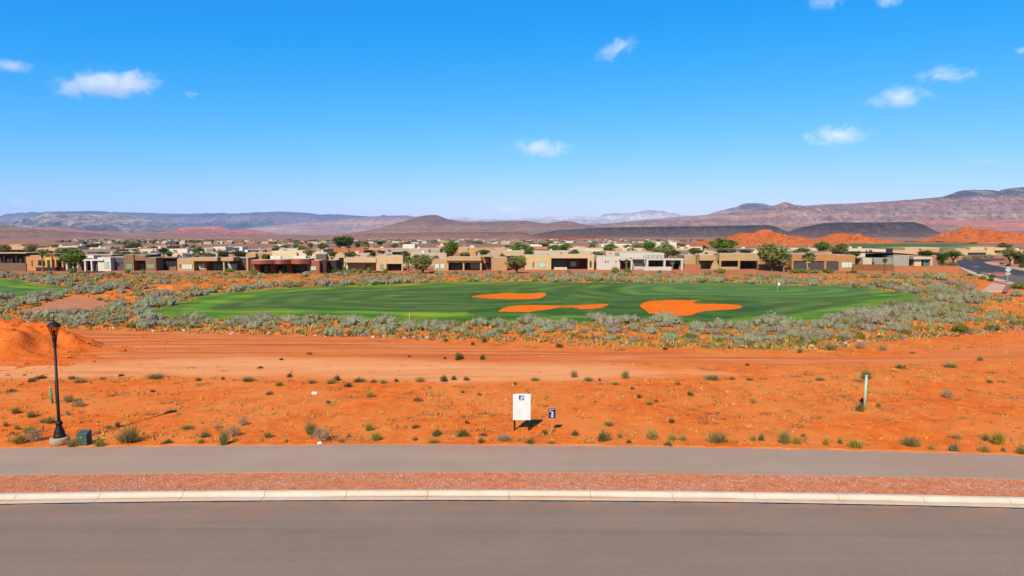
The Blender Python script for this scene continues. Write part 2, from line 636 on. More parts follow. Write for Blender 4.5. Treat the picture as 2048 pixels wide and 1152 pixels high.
def asphalt_mat(name, c0, c1, streak=0.15, dust=0.0):
    t = NT(name)
    p = t.pos()
    fine = t.noise(p, 13, 4, 0.75)
    big = t.noise(t.pos((0.035, 1.3, 1)), 0.8, 6, 0.65, 0.3)
    blot = t.noise(p, 0.22, 4, 0.55)
    c = t.ramp(big, [(0.32, c0), (0.68, c1)])
    c = t.mix(t.ramp(blot, [(0.45, 0.0), (0.7, 0.5)]), c, tuple(x * 1.12 for x in c1))
    c = t.mix(t.ramp(fine, [(0.35, 0.30), (0.5, 0.0), (0.62, 0.0), (0.8, 0.25)]), c, t.ramp(fine, [(0.4, tuple(x * 0.55 for x in c0)), (0.7, tuple(x * 1.6 for x in c1))]))
    spk = t.voro(p, 7.0)
    c = t.mix(t.ramp(spk, [(0.035, 0.6), (0.06, 0.0)]), c, tuple(x * 1.8 for x in c1))
    if dust:
        dn = t.noise(t.pos((0.25, 1, 1)), 0.5, 5, 0.7)
        c = t.mix(t.ramp(dn, [(0.50, 0.0), (0.72, dust)]), c, (0.44, 0.19, 0.085))
        far_edge = t.ramp(t.sep(t.attr('tint').outputs['Color'])[0], [(0.88, 0.0), (0.985, 0.28), (1.0, 0.6)])   # red silt blown over the edge
        c = t.mix(t.math('MULTIPLY', far_edge, t.ramp(t.noise(t.pos((0.5, 1, 1)), 1.1, 5, 0.7), [(0.42, 0.05), (0.62, 1.0)])), c, (0.56, 0.23, 0.09))
    t.base(c, 0.88, 0.25)
    t.bump(fine, 0.25, 0.01)
    return t.m


road_mat = asphalt_mat('road_asphalt', (0.222, 0.172, 0.136), (0.278, 0.216, 0.171), dust=0.12)
path_mat = asphalt_mat('path_asphalt', (0.365, 0.278, 0.212), (0.405, 0.308, 0.240), dust=0.35)
tar_mat = plain((0.022, 0.018, 0.018), 0.6, 0.2, 6.0, name='tar_joint')

xs = np.linspace(-70, 70, 1401)
jag = -0.075 - 0.09 * fbm(xs / 1.3, xs * 0, 4, 61) + 0.012 * np.sin(xs * 9)
tag(strip('road', lambda x: LIP(x) - 15.5, LIP, -0.10, -0.134, road_mat, xs, jag=jag),
    'grey-brown asphalt street running across the foreground', None, None, 'structure')
tag(strip('road_joint', lambda x: LIP(x) - 0.26, lambda x: LIP(x) + 0.02, -0.140, -0.140, tar_mat, xs, 0.1),
    'black tar joint between the street and the gutter', None, None, 'structure')
xs2 = np.linspace(-70, 70, 561)
tag(strip('footpath', PATH_NEAR, PATH_FAR, 0.02, 0.035, path_mat, xs2, jag=0.05 * (fbm(xs2 * 0.9, xs2 * 0, 3, 71) - 0.4)),
    'pinkish grey asphalt footpath between gravel strip and orange lot', None, None, 'structure')
tag(strip('verge', lambda x: KERB_BACK(x) - 0.02, lambda x: PATH_NEAR(x) + 0.02, -0.035, -0.01,
          plain((0.56, 0.20, 0.085), 0.95, 0.30, 2.5, name='verge_soil'), xs2),
    'red soil bed under the roadside gravel', None, None, 'structure')


def kerb():
    t = NT('kerb_concrete')
    p = t.pos()
    n1 = t.noise(p, 1.2, 5, 0.65); n2 = t.noise(p, 22, 3, 0.7)
    c = t.ramp(n1, [(0.3, (0.60, 0.545, 0.46)), (0.7, (0.69, 0.645, 0.57))])
    c = t.mix(t.ramp(n2, [(0.3, 0.25), (0.5, 0.0)]), c, (0.42, 0.34, 0.25))
    st = t.sep(t.attr('tint').outputs['Color'])[0]           # rust silt lying along the flow line
    sn = t.noise(t.pos((0.12, 1, 1)), 1.5, 4, 0.6)
    c = t.mix(t.math('MULTIPLY', st, t.ramp(sn, [(0.38, 0.12), (0.60, 0.95)])), c, (0.56, 0.20, 0.055))
    t.base(c, 0.85, 0.2)
    t.bump(n2, 0.15, 0.01)
    root = tag(empty('kerb', (0, 26.5, 0)), 'pale concrete kerb and gutter along the street', None, None, 'structure')
    # profile from the asphalt lip to the back: (share of width, z, silt)
    prof = [(0.0, -0.30, 0), (0.0, -0.122, 0), (0.12, -0.124, 0), (0.40, -0.132, 0.3), (0.46, -0.135, 1), (0.52, -0.132, 1), (0.57, -0.10, 0.25),
            (0.66, -0.03, 0), (0.74, 0.004, 0), (0.82, 0.012, 0), (0.985, 0.012, 0), (1.0, 0.004, 0), (1.0, -0.30, 0)]
    JX = G(1018, 985)[0]; JS = (G(1505, 988)[0] - G(523, 988)[0]) / 6
    x0 = JX - JS * 16
    k = len(prof)
    for s in range(32):
        xa, xb = x0 + s * JS + 0.008, x0 + (s + 1) * JS - 0.008
        xx = np.linspace(xa, xb, 6)
        V, C = [], []
        for x in xx:
            l, b = LIP(x), KERB_BACK(x)
            for w, z, si in prof:
                V.append((x, l + (b - l) * w - 26.5, z)); C.append((si, 0, 0))
        Fc = []
        for i in range(5):
            for j in range(k - 1):
                a = i * k + j
                Fc.append((a, a + k, a + k + 1, a + 1))
        me = np_mesh('kerb_segment', V, Fc, [t.m], col=C)
        me.polygons.foreach_set('use_smooth', [False] * len(me.polygons))
        bm = bmesh.new(); bm.from_mesh(me)
        bm.verts.ensure_lookup_table()
        bm.faces.new([bm.verts[j] for j in range(k)]); bm.faces.new([bm.verts[5 * k + j] for j in reversed(range(k))])
        bmesh.ops.recalc_face_normals(bm, faces=bm.faces[:])
        bm.to_mesh(me); bm.free()
        link('kerb_segment', me, root)
    strip('kerb_bed', lambda x: LIP(x) + 0.03, lambda x: KERB_BACK(x) - 0.03, -0.20, -0.20, tar_mat, np.linspace(-51, 51, 120), 0.1, None)
    o = bpy.data.objects['kerb_bed']
    o.parent = root; o.location = (0, -26.5, 0)


kerb()


# ---- mown turf with mounds, bunkers
def turf_mat():
    t = NT('mown_turf')
    p = t.pos()
    a = t.sep(t.attr('tint').outputs['Color'])       # r rough, g fairway tone, b green
    mow = t.noise(t.pos((0.25, 1, 1)), 0.34, 6, 0.68, 1.6)
    fine = t.noise(p, 5.0, 4, 0.7)
    fair = t.ramp(mow, [(0.34, (0.042, 0.108, 0.008)), (0.5, (0.078, 0.158, 0.013)), (0.64, (0.140, 0.225, 0.030))])
    rough = t.ramp(t.noise(t.pos((0.5, 1, 1)), 0.22, 4, 0.6), [(0.34, (0.050, 0.150, 0.004)), (0.5, (0.110, 0.265, 0.006)), (0.66, (0.25, 0.34, 0.010))])
    gcol = t.ramp(mow, [(0.3, (0.075, 0.180, 0.028)), (0.7, (0.125, 0.245, 0.048))])
    c = t.mix(a[0], fair, rough)
    c = t.mix(t.attr('tint').outputs['Alpha'], c, t.ramp(mow, [(0.35, (0.036, 0.098, 0.010)), (0.65, (0.070, 0.165, 0.014))]))
    c = t.mix(a[2], c, gcol)
    c = t.mix(t.math('MULTIPLY', t.ramp(fine, [(0.45, 0.0), (0.7, 1.0)]), 0.22), c, (0.13, 0.20, 0.045))
    lane = t.sep(t.attr('mow').outputs['Color'])[0]
    c = t.mix(0.55, c, t.ramp(lane, [(0.25, 0.62), (0.75, 1.25)]), 'MULTIPLY')
    # worn bare streaks on the front of the putting green
    wn_ = t.noise(t.pos((0.35, 1.5, 1)), 0.9, 4, 0.65)
    c = t.mix(t.math('MULTIPLY', a[1], t.ramp(wn_, [(0.585, 0.0), (0.63, 0.9)])), c, (0.46, 0.36, 0.20))
    t.base(c, 0.9, 0.15)
    t.bump(fine, 0.2, 0.05)
    return t.m


TM = turf_mat()
GREEN_C = G(1500, 581); WORN_A = G(1400, 592); WORN_B = G(1570, 597)


def mound(x, y):
    return 2.0 * (fbm(x / 26, y / 20, 3, 91) - 0.5) + 0.45 * (fbm(x / 9, y / 8, 3, 95) - 0.5)


def turf_z(x, y, sd):
    e = sstep(0.0, 14.0, sd)
    z = gh_base(x, y) * (1 - sstep(0, 6, sd)) + mound(x, y) * e + 0.05 + 0.10 * sstep(0, 2, sd)
    gx, gy = GREEN_C
    z = z + 0.55 * np.exp(-(((x - gx) / 26) ** 2 + ((y - gy) / 11) ** 2)) * e
    z = z - 0.25 * sstep(0, -1.5, sd)
    return z


def turf_sheet(name, poly, step, label, main=False):
    xs_ = [p[0] for p in poly]; ys_ = [p[1] for p in poly]
    gx = np.arange(min(xs_) - 2, max(xs_) + 2, step); gy = np.arange(min(ys_) - 2, max(ys_) + 2, step)
    X, Y = np.meshgrid(gx, gy)
    sd = sdist(poly, X, Y)
    Z = turf_z(X, Y, sd)
    bsd = np.full(X.shape, -1e9)
    if main:
        for b in BUNKERS: bsd = np.maximum(bsd, sdist(b, X, Y))
        Z = Z + 0.22 * sstep(-2.2, -0.1, bsd) - 1.1 * sstep(0.0, 0.5, bsd)
    ring = np.zeros_like(X)
    edge = 2.5 + 9.0 * fbm(X / 22, Y / 22, 3, 41)
    rough = 1 - sstep(edge - 0.8, edge + 0.8, sd)
    if main:
        ring = sstep(-4.4, -3.8, bsd + 2.2 * (fbm(X / 14, Y / 14, 2, 43) - .5))
        u = ((X - GREEN_C[0]) / 24) ** 2 + ((Y - GREEN_C[1]) / 11) ** 2
        green = 1 - sstep(0.9, 1.06, u)
        worn = np.exp(-(((X - WORN_A[0]) / 7) ** 2 + ((Y - WORN_A[1]) / 2.0) ** 2)) + 0.75 * np.exp(-(((X - WORN_B[0]) / 9) ** 2 + ((Y - WORN_B[1]) / 2.4) ** 2))
    else:
        green = np.zeros_like(X); worn = np.zeros_like(X)
        if name == 'fairway_turf':
            gx2, gy2 = G(10, 588); green = 1 - sstep(0.9, 1.1, ((X - gx2) / 9) ** 2 + ((Y - gy2) / 5) ** 2)
    r, c = X.shape
    idx = np.arange(r * c).reshape(r, c)
    keep = (np.maximum(np.maximum(sd[:-1, :-1], sd[1:, 1:]), np.maximum(sd[:-1, 1:], sd[1:, :-1])) > -1.4)
    Fc = np.stack([idx[:-1, :-1], idx[:-1, 1:], idx[1:, 1:], idx[1:, :-1]], -1)[keep]
    me = np_mesh(name, np.stack([X, Y, Z], -1).reshape(-1, 3), Fc, [TM], smooth=True,
                 col=np.stack([rough, np.clip(worn, 0, 1), green, ring], -1).reshape(-1, 4))
    # mowing lanes follow the outline and ring the putting green
    gq = np.sqrt(((X - GREEN_C[0]) / 24) ** 2 + ((Y - GREEN_C[1]) / 11) ** 2) if main else sd * 0 + 9
    lane = np.where(gq < 2.0, np.sin(gq * 21), np.sin((sd + 5 * fbm(X / 30, Y / 30, 2, 47)) * 1.15))
    add_col(me, 'mow', np.stack([0.5 + 0.5 * lane] * 3, -1).reshape(-1, 3))
    return tag(link(name, me), label, None, None, 'structure')


turf_sheet('golf_turf', TURF, 0.6, 'mown golf turf with putting green and bunkers in the middle ground', True)
turf_sheet('fairway_turf', TURF_LEFT, 0.8, 'mown turf entering at the left edge behind the dirt mound')
turf_sheet('distant_turf', TURF_FAR, 4.0, 'distant green fairway below the red rock hills')


def bunker_mat():
    t = NT('bunker_sand')
    n = t.noise(t.pos((0.6, 1, 1)), 1.0, 4, 0.6)
    t.base(t.ramp(n, [(0.3, (0.76, 0.150, 0.006)), (0.7, (0.88, 0.20, 0.012))]), 0.95, 0.05)
    t.bump(t.noise(t.pos((0.4, 2, 1)), 3, 3, 0.6), 0.3, 0.05)
    return t.m


BMAT = bunker_mat()
for poly, lab in zip(BUNKERS, ('lens shaped orange sand bunker alone in the middle of the fairway',
                               'long thin orange sand bunker behind the tall sagebrush',
                               'widest orange sand bunker with a turf tongue, right of centre')):
    xs_ = [p[0] for p in poly]; ys_ = [p[1] for p in poly]
    gx = np.arange(min(xs_) - 1, max(xs_) + 1.5, 0.45); gy = np.arange(min(ys_) - 1, max(ys_) + 1.5, 0.45)
    X, Y = np.meshgrid(gx, gy)
    sd = sdist(poly, X, Y)
    tz = turf_z(X, Y, sdist(TURF, X, Y))
    ty = (Y - min(ys_)) / (max(ys_) - min(ys_))
    Z = tz + 0.06 - 0.10 * sstep(0.0, 2.2, sd) + 0.06 * (fbm(X / 3, Y / 3, 3, 77) - .5) - 0.16 * sstep(0.55, 1.0, ty)
    r, c = X.shape
    idx = np.arange(r * c).reshape(r, c)
    keep = sd[:-1, :-1] > -0.7
    Z = np.where(sd < 0.0, Z - 0.5 * sstep(0, -0.6, sd), Z)
    Fc = np.stack([idx[:-1, :-1], idx[:-1, 1:], idx[1:, 1:], idx[1:, :-1]], -1)[keep]
    tag(link('bunker', np_mesh('bunker', np.stack([X, Y, Z], -1).reshape(-1, 3), Fc, [BMAT], smooth=True)), lab, None, None, 'structure')
# ------------------------------------------------------------------ far hills, mesas and mountains
def prof_fn(pts):
    us = [p[0] for p in pts]; vs = [p[1] for p in pts]
    return lambda u: np.interp(u, us, vs)


def strata_mat(name, bands, zscale, scale, veg=None, veg_amt=0.0, bump=1.0, pale=None, pale_amt=0.0, contrast=0.8):
    """rock in level beds (colours by height, wavering), with scrub and pale wash streaks"""
    t = NT(name)
    p = t.pos()
    z = t.sepxyz(p)[2]
    wob = t.noise(p, scale, 5, 0.6)
    h = t.math('ADD', t.math('MULTIPLY', z, 1.0 / zscale), t.math('MULTIPLY', t.math('SUBTRACT', wob, 0.5), 0.35))
    c = t.ramp(h, bands)
    n = t.noise(p, scale * 5, 5, 0.7)
    c = t.mix(contrast, c, t.ramp(n, [(0.36, 0.45), (0.50, 1.0), (0.64, 1.5)]), 'MULTIPLY')
    bed = t.noise(t.pos((0.02, 0.02, 1.0)), 11.0 / zscale, 3, 0.6)
    c = t.mix(0.75, c, t.ramp(bed, [(0.40, 0.62), (0.47, 1.05), (0.53, 0.80), (0.60, 1.30)]), 'MULTIPLY')
    gul = t.noise(t.pos((1, 0.25, 0.35)), scale * 3.2, 6, 0.7, 1.0)
    if pale: c = t.mix(t.math('MULTIPLY', t.ramp(gul, [(0.50, 0.0), (0.60, 1.0)]), pale_amt), c, pale)
    if veg: c = t.mix(t.math('MULTIPLY', t.ramp(t.noise(p, scale * 14, 3, 0.6), [(0.5, 0.0), (0.6, 1.0)]), veg_amt), c, veg)
    t.base(c, 0.95, 0.05)
    t.bump(t.math('ADD', gul, n), 0.8 * bump, 0.10 / scale)
    return t.m


def ridge(name, Y, pts, front, back, mat, label, gul=0.25, gscale=None, cliff=0.0, step=2.0, foot=0.0, seed=0, nt=34, rough=0.05):
    """a real range: crest line at distance Y, slopes falling front and back over real depths"""
    pf = prof_fn(pts)
    us = np.arange(pts[0][0], pts[-1][0] + step, step)
    crest = np.array([P(u, pf(u), Y) for u in us])
    xs_, hs = crest[:, 0], np.maximum(crest[:, 1], foot)
    gscale = gscale or front * 0.16
    t = np.concatenate([np.linspace(0, 1, nt) ** 0.85, 1 + np.linspace(0, 1, 9)[1:]])
    T, XI = np.meshgrid(t, np.arange(len(us)), indexing='ij')
    X = xs_[XI]; Hh = hs[XI]
    Yv = np.where(T <= 1, Y - front * (1 - T), Y + back * (T - 1))
    up = np.where(T <= 1, T, 2 - T)
    wob = 0.10 * (fbm(X / (front * 0.9), Yv / (front * 0.9), 3, seed + 5) - 0.5)
    tt = np.clip(up + wob * np.sin(np.pi * np.clip(up, 0, 1)), 0, 1)
    base = (1 - cliff) * tt ** 1.25 + cliff * (0.45 * tt + 0.55 * sstep(0.62, 0.84, tt))
    g = ridged(X / gscale, Yv / (gscale * 3.2), 4, seed) - 0.6
    env = np.sin(np.pi * np.clip(tt, 0, 1)) ** 0.8
    Z = foot + (Hh - foot) * (base + gul * g * env) + (Hh - foot) * rough * (fbm(X / (gscale * .4), Yv / (gscale * .4), 3, seed + 9) - .5) * env
    Z = np.where(up <= 0.001, -30.0, Z)
    r, c = Z.shape
    idx = np.arange(r * c).reshape(r, c)
    Fc = np.stack([idx[:-1, :-1], idx[:-1, 1:], idx[1:, 1:], idx[1:, :-1]], -1).reshape(-1, 4)
    return tag(link(name, np_mesh(name, np.stack([X, Yv, Z], -1).reshape(-1, 3), Fc, [mat], smooth=True)), label, None, None, 'structure')


blue_far = strata_mat('forested_plateau', [(0.0, (0.142, 0.134, 0.178)), (0.35, (0.185, 0.147, 0.162)), (0.5, (0.305, 0.201, 0.178)), (0.6, (0.174, 0.161, 0.178)), (0.8, (0.065, 0.100, 0.113)), (1.0, (0.054, 0.093, 0.097))], 1050, 0.0006, (0.05, 0.075, 0.06), 0.5, bump=1.2, contrast=0.6)
white_far = strata_mat('white_cliffs', [(0.0, (0.216, 0.196, 0.232)), (0.4, (0.432, 0.378, 0.392)), (0.62, (0.743, 0.700, 0.681)), (0.8, (0.567, 0.420, 0.406)), (1.0, (0.338, 0.280, 0.290))], 1100, 0.0010, (0.08, 0.10, 0.08), 0.3, pale=(0.66, 0.62, 0.58), pale_amt=0.7)
grey_rock = strata_mat('grey_limestone', [(0.0, (0.182, 0.140, 0.131)), (0.4, (0.280, 0.231, 0.203)), (0.8, (0.378, 0.315, 0.261)), (1.0, (0.182, 0.154, 0.145))], 620, 0.0016, (0.10, 0.10, 0.09), 0.4, pale=(0.62, 0.55, 0.45), pale_amt=0.85)
red_rock = strata_mat('red_sandstone', [(0.0, (0.486, 0.150, 0.084)), (0.4, (0.621, 0.194, 0.102)), (0.7, (0.702, 0.325, 0.204)), (0.9, (0.743, 0.500, 0.360)), (1.0, (0.675, 0.475, 0.360))], 240, 0.0026, (0.16, 0.12, 0.09), 0.35)
brown_hill = strata_mat('brown_scrub_hill', [(0.0, (0.360, 0.210, 0.150)), (0.5, (0.378, 0.228, 0.164)), (1.0, (0.284, 0.174, 0.127))], 220, 0.006, (0.085, 0.075, 0.05), 0.5, pale=(0.33, 0.21, 0.15), pale_amt=0.35, bump=0.6)
cinder = strata_mat('cinder_cone', [(0.0, (0.390, 0.226, 0.142)), (0.35, (0.325, 0.187, 0.120)), (0.7, (0.244, 0.138, 0.090)), (1.0, (0.187, 0.109, 0.074))], 230, 0.004, (0.10, 0.09, 0.05), 0.45, pale=(0.36, 0.24, 0.15), pale_amt=0.3, bump=0.5)
dark_mesa = strata_mat('basalt_mesa', [(0.0, (0.230, 0.138, 0.101)), (0.3, (0.132, 0.083, 0.068)), (0.75, (0.071, 0.051, 0.048)), (1.0, (0.046, 0.036, 0.036))], 62, 0.008, (0.10, 0.085, 0.06), 0.4, pale=(0.22, 0.15, 0.115), pale_amt=0.35, bump=0.8)
mauve = strata_mat('banded_badlands', [(0.0, (0.366, 0.193, 0.137)), (0.18, (0.456, 0.280, 0.203)), (0.34, (0.309, 0.171, 0.132)), (0.48, (0.434, 0.250, 0.179)), (0.62, (0.285, 0.161, 0.127)), (0.78, (0.343, 0.171, 0.118)), (0.92, (0.132, 0.088, 0.076)), (1.0, (0.085, 0.065, 0.057))], 640, 0.0026, (0.12, 0.11, 0.085), 0.3, pale=(0.56, 0.41, 0.33), pale_amt=0.55, contrast=0.75)
pink_cliff = strata_mat('pink_cliffs', [(0.0, (0.450, 0.249, 0.195)), (0.18, (0.561, 0.362, 0.289)), (0.34, (0.380, 0.222, 0.189)), (0.48, (0.534, 0.323, 0.255)), (0.62, (0.351, 0.209, 0.181)), (0.78, (0.422, 0.222, 0.168)), (0.92, (0.162, 0.115, 0.108)), (1.0, (0.105, 0.084, 0.081))], 640, 0.0026, (0.12, 0.11, 0.085), 0.3, pale=(0.66, 0.50, 0.44), pale_amt=0.6, contrast=0.75)
red_bench = strata_mat('red_bench', [(0.0, (0.405, 0.195, 0.137)), (0.4, (0.621, 0.215, 0.137)), (1.0, (0.675, 0.267, 0.182))], 150, 0.005, (0.20, 0.14, 0.09), 0.45, pale=(0.55, 0.33, 0.24), pale_amt=0.3)


def orange_mat():
    t = NT('orange_slickrock')
    p = t.pos()
    warp = t.noise(p, 0.05, 4, 0.6)
    vec = t.n('ShaderNodeVectorMath', operation='ADD')
    sc = t.n('ShaderNodeVectorMath', operation='SCALE'); sc.inputs['Scale'].default_value = 14.0
    cmb = t.n('ShaderNodeCombineXYZ'); t.l(warp, cmb.inputs[2])
    t.l(cmb.outputs[0], sc.inputs[0]); t.l(p, vec.inputs[0]); t.l(sc.outputs[0], vec.inputs[1])
    m = t.n('ShaderNodeMapping'); m.inputs['Scale'].default_value = (0.15, 0.15, 1.6); m.inputs['Rotation'].default_value = (0.15, 0.3, 0)
    t.l(vec.outputs[0], m.inputs['Vector'])
    bed = t.noise(m.outputs[0], 0.8, 5, 0.7)
    c = t.ramp(bed, [(0.32, (0.20, 0.050, 0.020)), (0.43, (0.50, 0.125, 0.035)), (0.52, (0.70, 0.20, 0.055)), (0.60, (0.50, 0.13, 0.04)), (0.70, (0.72, 0.30, 0.13))])
    scr = t.noise(p, 0.35, 4, 0.7)
    c = t.mix(t.ramp(scr, [(0.58, 0.0), (0.66, 0.7)]), c, (0.20, 0.16, 0.085))
    t.base(c, 0.95, 0.05)
    t.bump(bed, 1.0, 1.6)
    return t.m


OM = orange_mat()
ridge('far_cliffs', 27000, [(840, 448), (880, 440), (905, 437), (920, 436), (930, 434), (945, 438), (975, 439), (990, 438), (1000, 440), (1030, 438.5), (1055, 436), (1075, 437), (1090, 434.5), (1100, 433), (1110, 434), (1125, 432.5), (1135, 435), (1150, 433), (1180, 432), (1195, 435), (1205, 430), (1210, 427.5), (1240, 427), (1248, 430), (1255, 428), (1275, 424), (1285, 422.5), (1295, 420.5), (1310, 421), (1315, 424), (1330, 425), (1338, 428), (1345, 425), (1355, 428), (1368, 431), (1385, 440), (1420, 450)],
      9000, 5000, white_far, 'hazy white cliffs on the horizon', gul=0.5, cliff=0.5, step=1.0, seed=3, rough=0.25, gscale=900)
ridge('far_plateau', 24000, [(-420, 448), (-200, 440), (-60, 446), (0, 442.5), (30, 440), (60, 437), (75, 433), (90, 428), (110, 425), (122, 422.6), (135, 423.5), (150, 426), (180, 425.5), (187, 423), (195, 421.8), (212, 423), (226, 425.5), (245, 424.6), (300, 426), (330, 427), (400, 428), (425, 429), (442, 427), (450, 426), (465, 429), (490, 427), (512, 425.5), (555, 423), (580, 424), (600, 424.8), (622, 426.5), (645, 430.5), (660, 430), (678, 428.5), (700, 430.5), (740, 433), (780, 432), (800, 431), (815, 431), (835, 435), (860, 442), (900, 450), (960, 462)],
      9000, 8000, blue_far, 'long blue forested plateau on the left horizon', gul=0.5, cliff=0.55, step=1.5, seed=7, rough=0.2, gscale=800)
ridge('banded_cliffs', 17000, [(480, 470), (540, 452), (600, 446), (660, 443), (700, 437), (740, 434.5), (800, 433.5), (850, 432.5), (880, 436), (930, 442), (1000, 456), (1060, 470)],
      6500, 3000, pink_cliff, 'banded pink cliffs below the plateau', gul=0.45, cliff=0.45, step=2.0, seed=13, rough=0.14)
ridge('grey_mountain', 13000, [(60, 470), (95, 455), (110, 447), (125, 438), (140, 431), (155, 429), (175, 428), (200, 430), (222, 428), (232, 426), (245, 430), (260, 436), (280, 437), (305, 437), (320, 441), (340, 446), (365, 453), (400, 460), (440, 468), (480, 474)],
      4200, 2500, grey_rock, 'streaked grey limestone mountain on the left', gul=0.9, step=1.2, seed=19, rough=0.4, gscale=420)
ridge('red_hills', 9500, [(40, 474), (85, 456), (110, 454), (140, 459), (190, 462), (230, 463), (280, 467), (330, 466), (360, 464), (380, 458), (394, 453.5), (402, 454), (425, 452.5), (438, 453), (450, 457), (475, 460), (490, 457.5), (512, 460), (530, 464), (560, 468), (620, 471), (690, 475)],
      2300, 1500, red_rock, 'low red sandstone hills in front of the grey mountain', gul=0.4, cliff=0.3, step=1.5, seed=23, rough=0.25)
ridge('brown_hill', 3600, [(-420, 470), (-250, 458), (-120, 452), (-20, 451.5), (20, 452.5), (45, 455), (70, 460), (95, 466), (115, 471), (140, 475), (170, 478)],
      1500, 1200, brown_hill, 'smooth brown hill at the left edge', gul=0.2, step=2.5, seed=29)
ridge('brown_rise', 5200, [(140, 476), (200, 468), (300, 466), (380, 470), (430, 473), (520, 468), (600, 470), (700, 472), (760, 474)],
      1800, 1200, brown_hill, 'low brown rise behind the left houses', gul=0.2, step=3, seed=31)
ridge('cinder_hill', 7600, [(640, 474), (700, 466), (740, 460), (780, 450), (805, 443), (825, 437), (845, 431.5), (860, 430), (872, 430), (882, 433), (895, 438.5), (910, 442.5), (930, 444), (960, 442.5), (975, 443.5), (1000, 442.5), (1040, 441.5), (1058, 442.5), (1080, 445.5), (1095, 447), (1112, 443.5), (1128, 442), (1140, 443), (1165, 448), (1195, 452.5), (1260, 457), (1340, 463), (1420, 470)],
      2100, 1500, cinder, 'brown cinder cone with a long shoulder in the centre', gul=0.13, step=2, seed=37, rough=0.05)
ridge('red_butte', 15000, [(1180, 452), (1290, 439), (1360, 434), (1415, 429.5), (1430, 424), (1455, 418), (1475, 413), (1487, 407.5), (1492, 406), (1525, 406.5), (1530, 409), (1545, 413), (1580, 418), (1680, 440)],
      4200, 2500, pink_cliff, 'flat topped pink butte behind the long ridge', gul=0.25, cliff=0.45, step=1.5, seed=41, rough=0.1)
ridge('long_ridge', 10500, [(1080, 462), (1150, 452), (1230, 446), (1300, 440), (1380, 434), (1440, 428), (1500, 421), (1540, 412.5), (1553, 410), (1562, 406), (1568, 403.8), (1574, 406), (1585, 409.5), (1610, 411.5), (1650, 408.5), (1700, 407), (1745, 404.5), (1800, 401), (1850, 397), (1885, 393.5), (1900, 389), (1912, 384), (1925, 380.5), (1950, 379.5), (1958, 380.5), (1968, 384.5), (1980, 386.5), (1990, 385), (2004, 379.5), (2025, 376), (2048, 374), (2120, 368), (2250, 372), (2420, 380)],
      3600, 3000, mauve, 'long banded mauve ridge on the right horizon', gul=0.55, cliff=0.3, step=1.5, seed=43, rough=0.2, nt=60, gscale=380)
ridge('red_bench', 6200, [(1720, 462), (1800, 450), (1830, 444), (1870, 441.5), (1960, 440.5), (2048, 439), (2200, 437), (2420, 440)],
      1500, 1500, red_bench, 'pale red bench below the right ridge', gul=0.2, step=3, seed=47)
ridge('valley_shelf', 5400, [(1000, 468), (1100, 460), (1200, 455), (1320, 453), (1500, 450), (1640, 447), (1760, 446), (1900, 450), (2000, 460), (2100, 470)],
      1100, 2500, brown_hill, 'tan shelf behind the black mesas', gul=0.15, step=4, seed=53)
ridge('basalt_mesa', 4300, [(1040, 476), (1080, 466), (1120, 460), (1180, 456.5), (1240, 454.5), (1330, 453.3), (1420, 452), (1500, 450.5), (1535, 449.8), (1546, 452), (1562, 460), (1590, 470), (1620, 477)],
      420, 900, dark_mesa, 'black basalt mesa in the centre distance', gul=0.22, cliff=0.45, step=1.5, seed=59, rough=0.08)
ridge('basalt_table', 3900, [(1570, 478), (1600, 462), (1625, 451), (1645, 446.2), (1668, 445.2), (1740, 444.8), (1800, 444.3), (1829, 444), (1836, 446), (1848, 455), (1864, 465.5), (1880, 476)],
      380, 900, dark_mesa, 'flat topped black basalt mesa below the right ridge', gul=0.22, cliff=0.45, step=1.5, seed=61, rough=0.08)
ridge('brown_mesa', 3300, [(560, 482), (640, 474), (700, 469), (730, 467), (800, 466), (900, 465), (980, 464), (1040, 463.4), (1050, 464.2), (1060, 469), (1075, 476), (1100, 482)],
      560, 900, strata_mat('brown_mesa_slope', [(0.0, (0.437, 0.228, 0.177)), (0.5, (0.309, 0.169, 0.139)), (0.85, (0.210, 0.119, 0.101)), (1.0, (0.346, 0.203, 0.143))], 34, 0.009, (0.10, 0.085, 0.06), 0.4, pale=(0.30, 0.20, 0.15), pale_amt=0.35),
      'long brown mesa edge behind the middle houses', gul=0.18, cliff=0.35, step=2, seed=67, rough=0.06)
ridge('red_flat', 2300, [(1050, 479), (1075, 475), (1110, 473), (1150, 472.4), (1180, 474), (1230, 477), (1300, 480)],
      300, 300, red_rock, 'small flat red rise in the plain', gul=0.2, step=2, seed=71)
ridge('orange_swell', 1500, [(330, 486), (352, 483), (375, 481.5), (400, 482), (430, 484), (490, 485.5), (545, 486.8), (600, 489)],
      170, 200, OM, 'low orange swell behind the left houses', gul=0.2, step=2, seed=73)


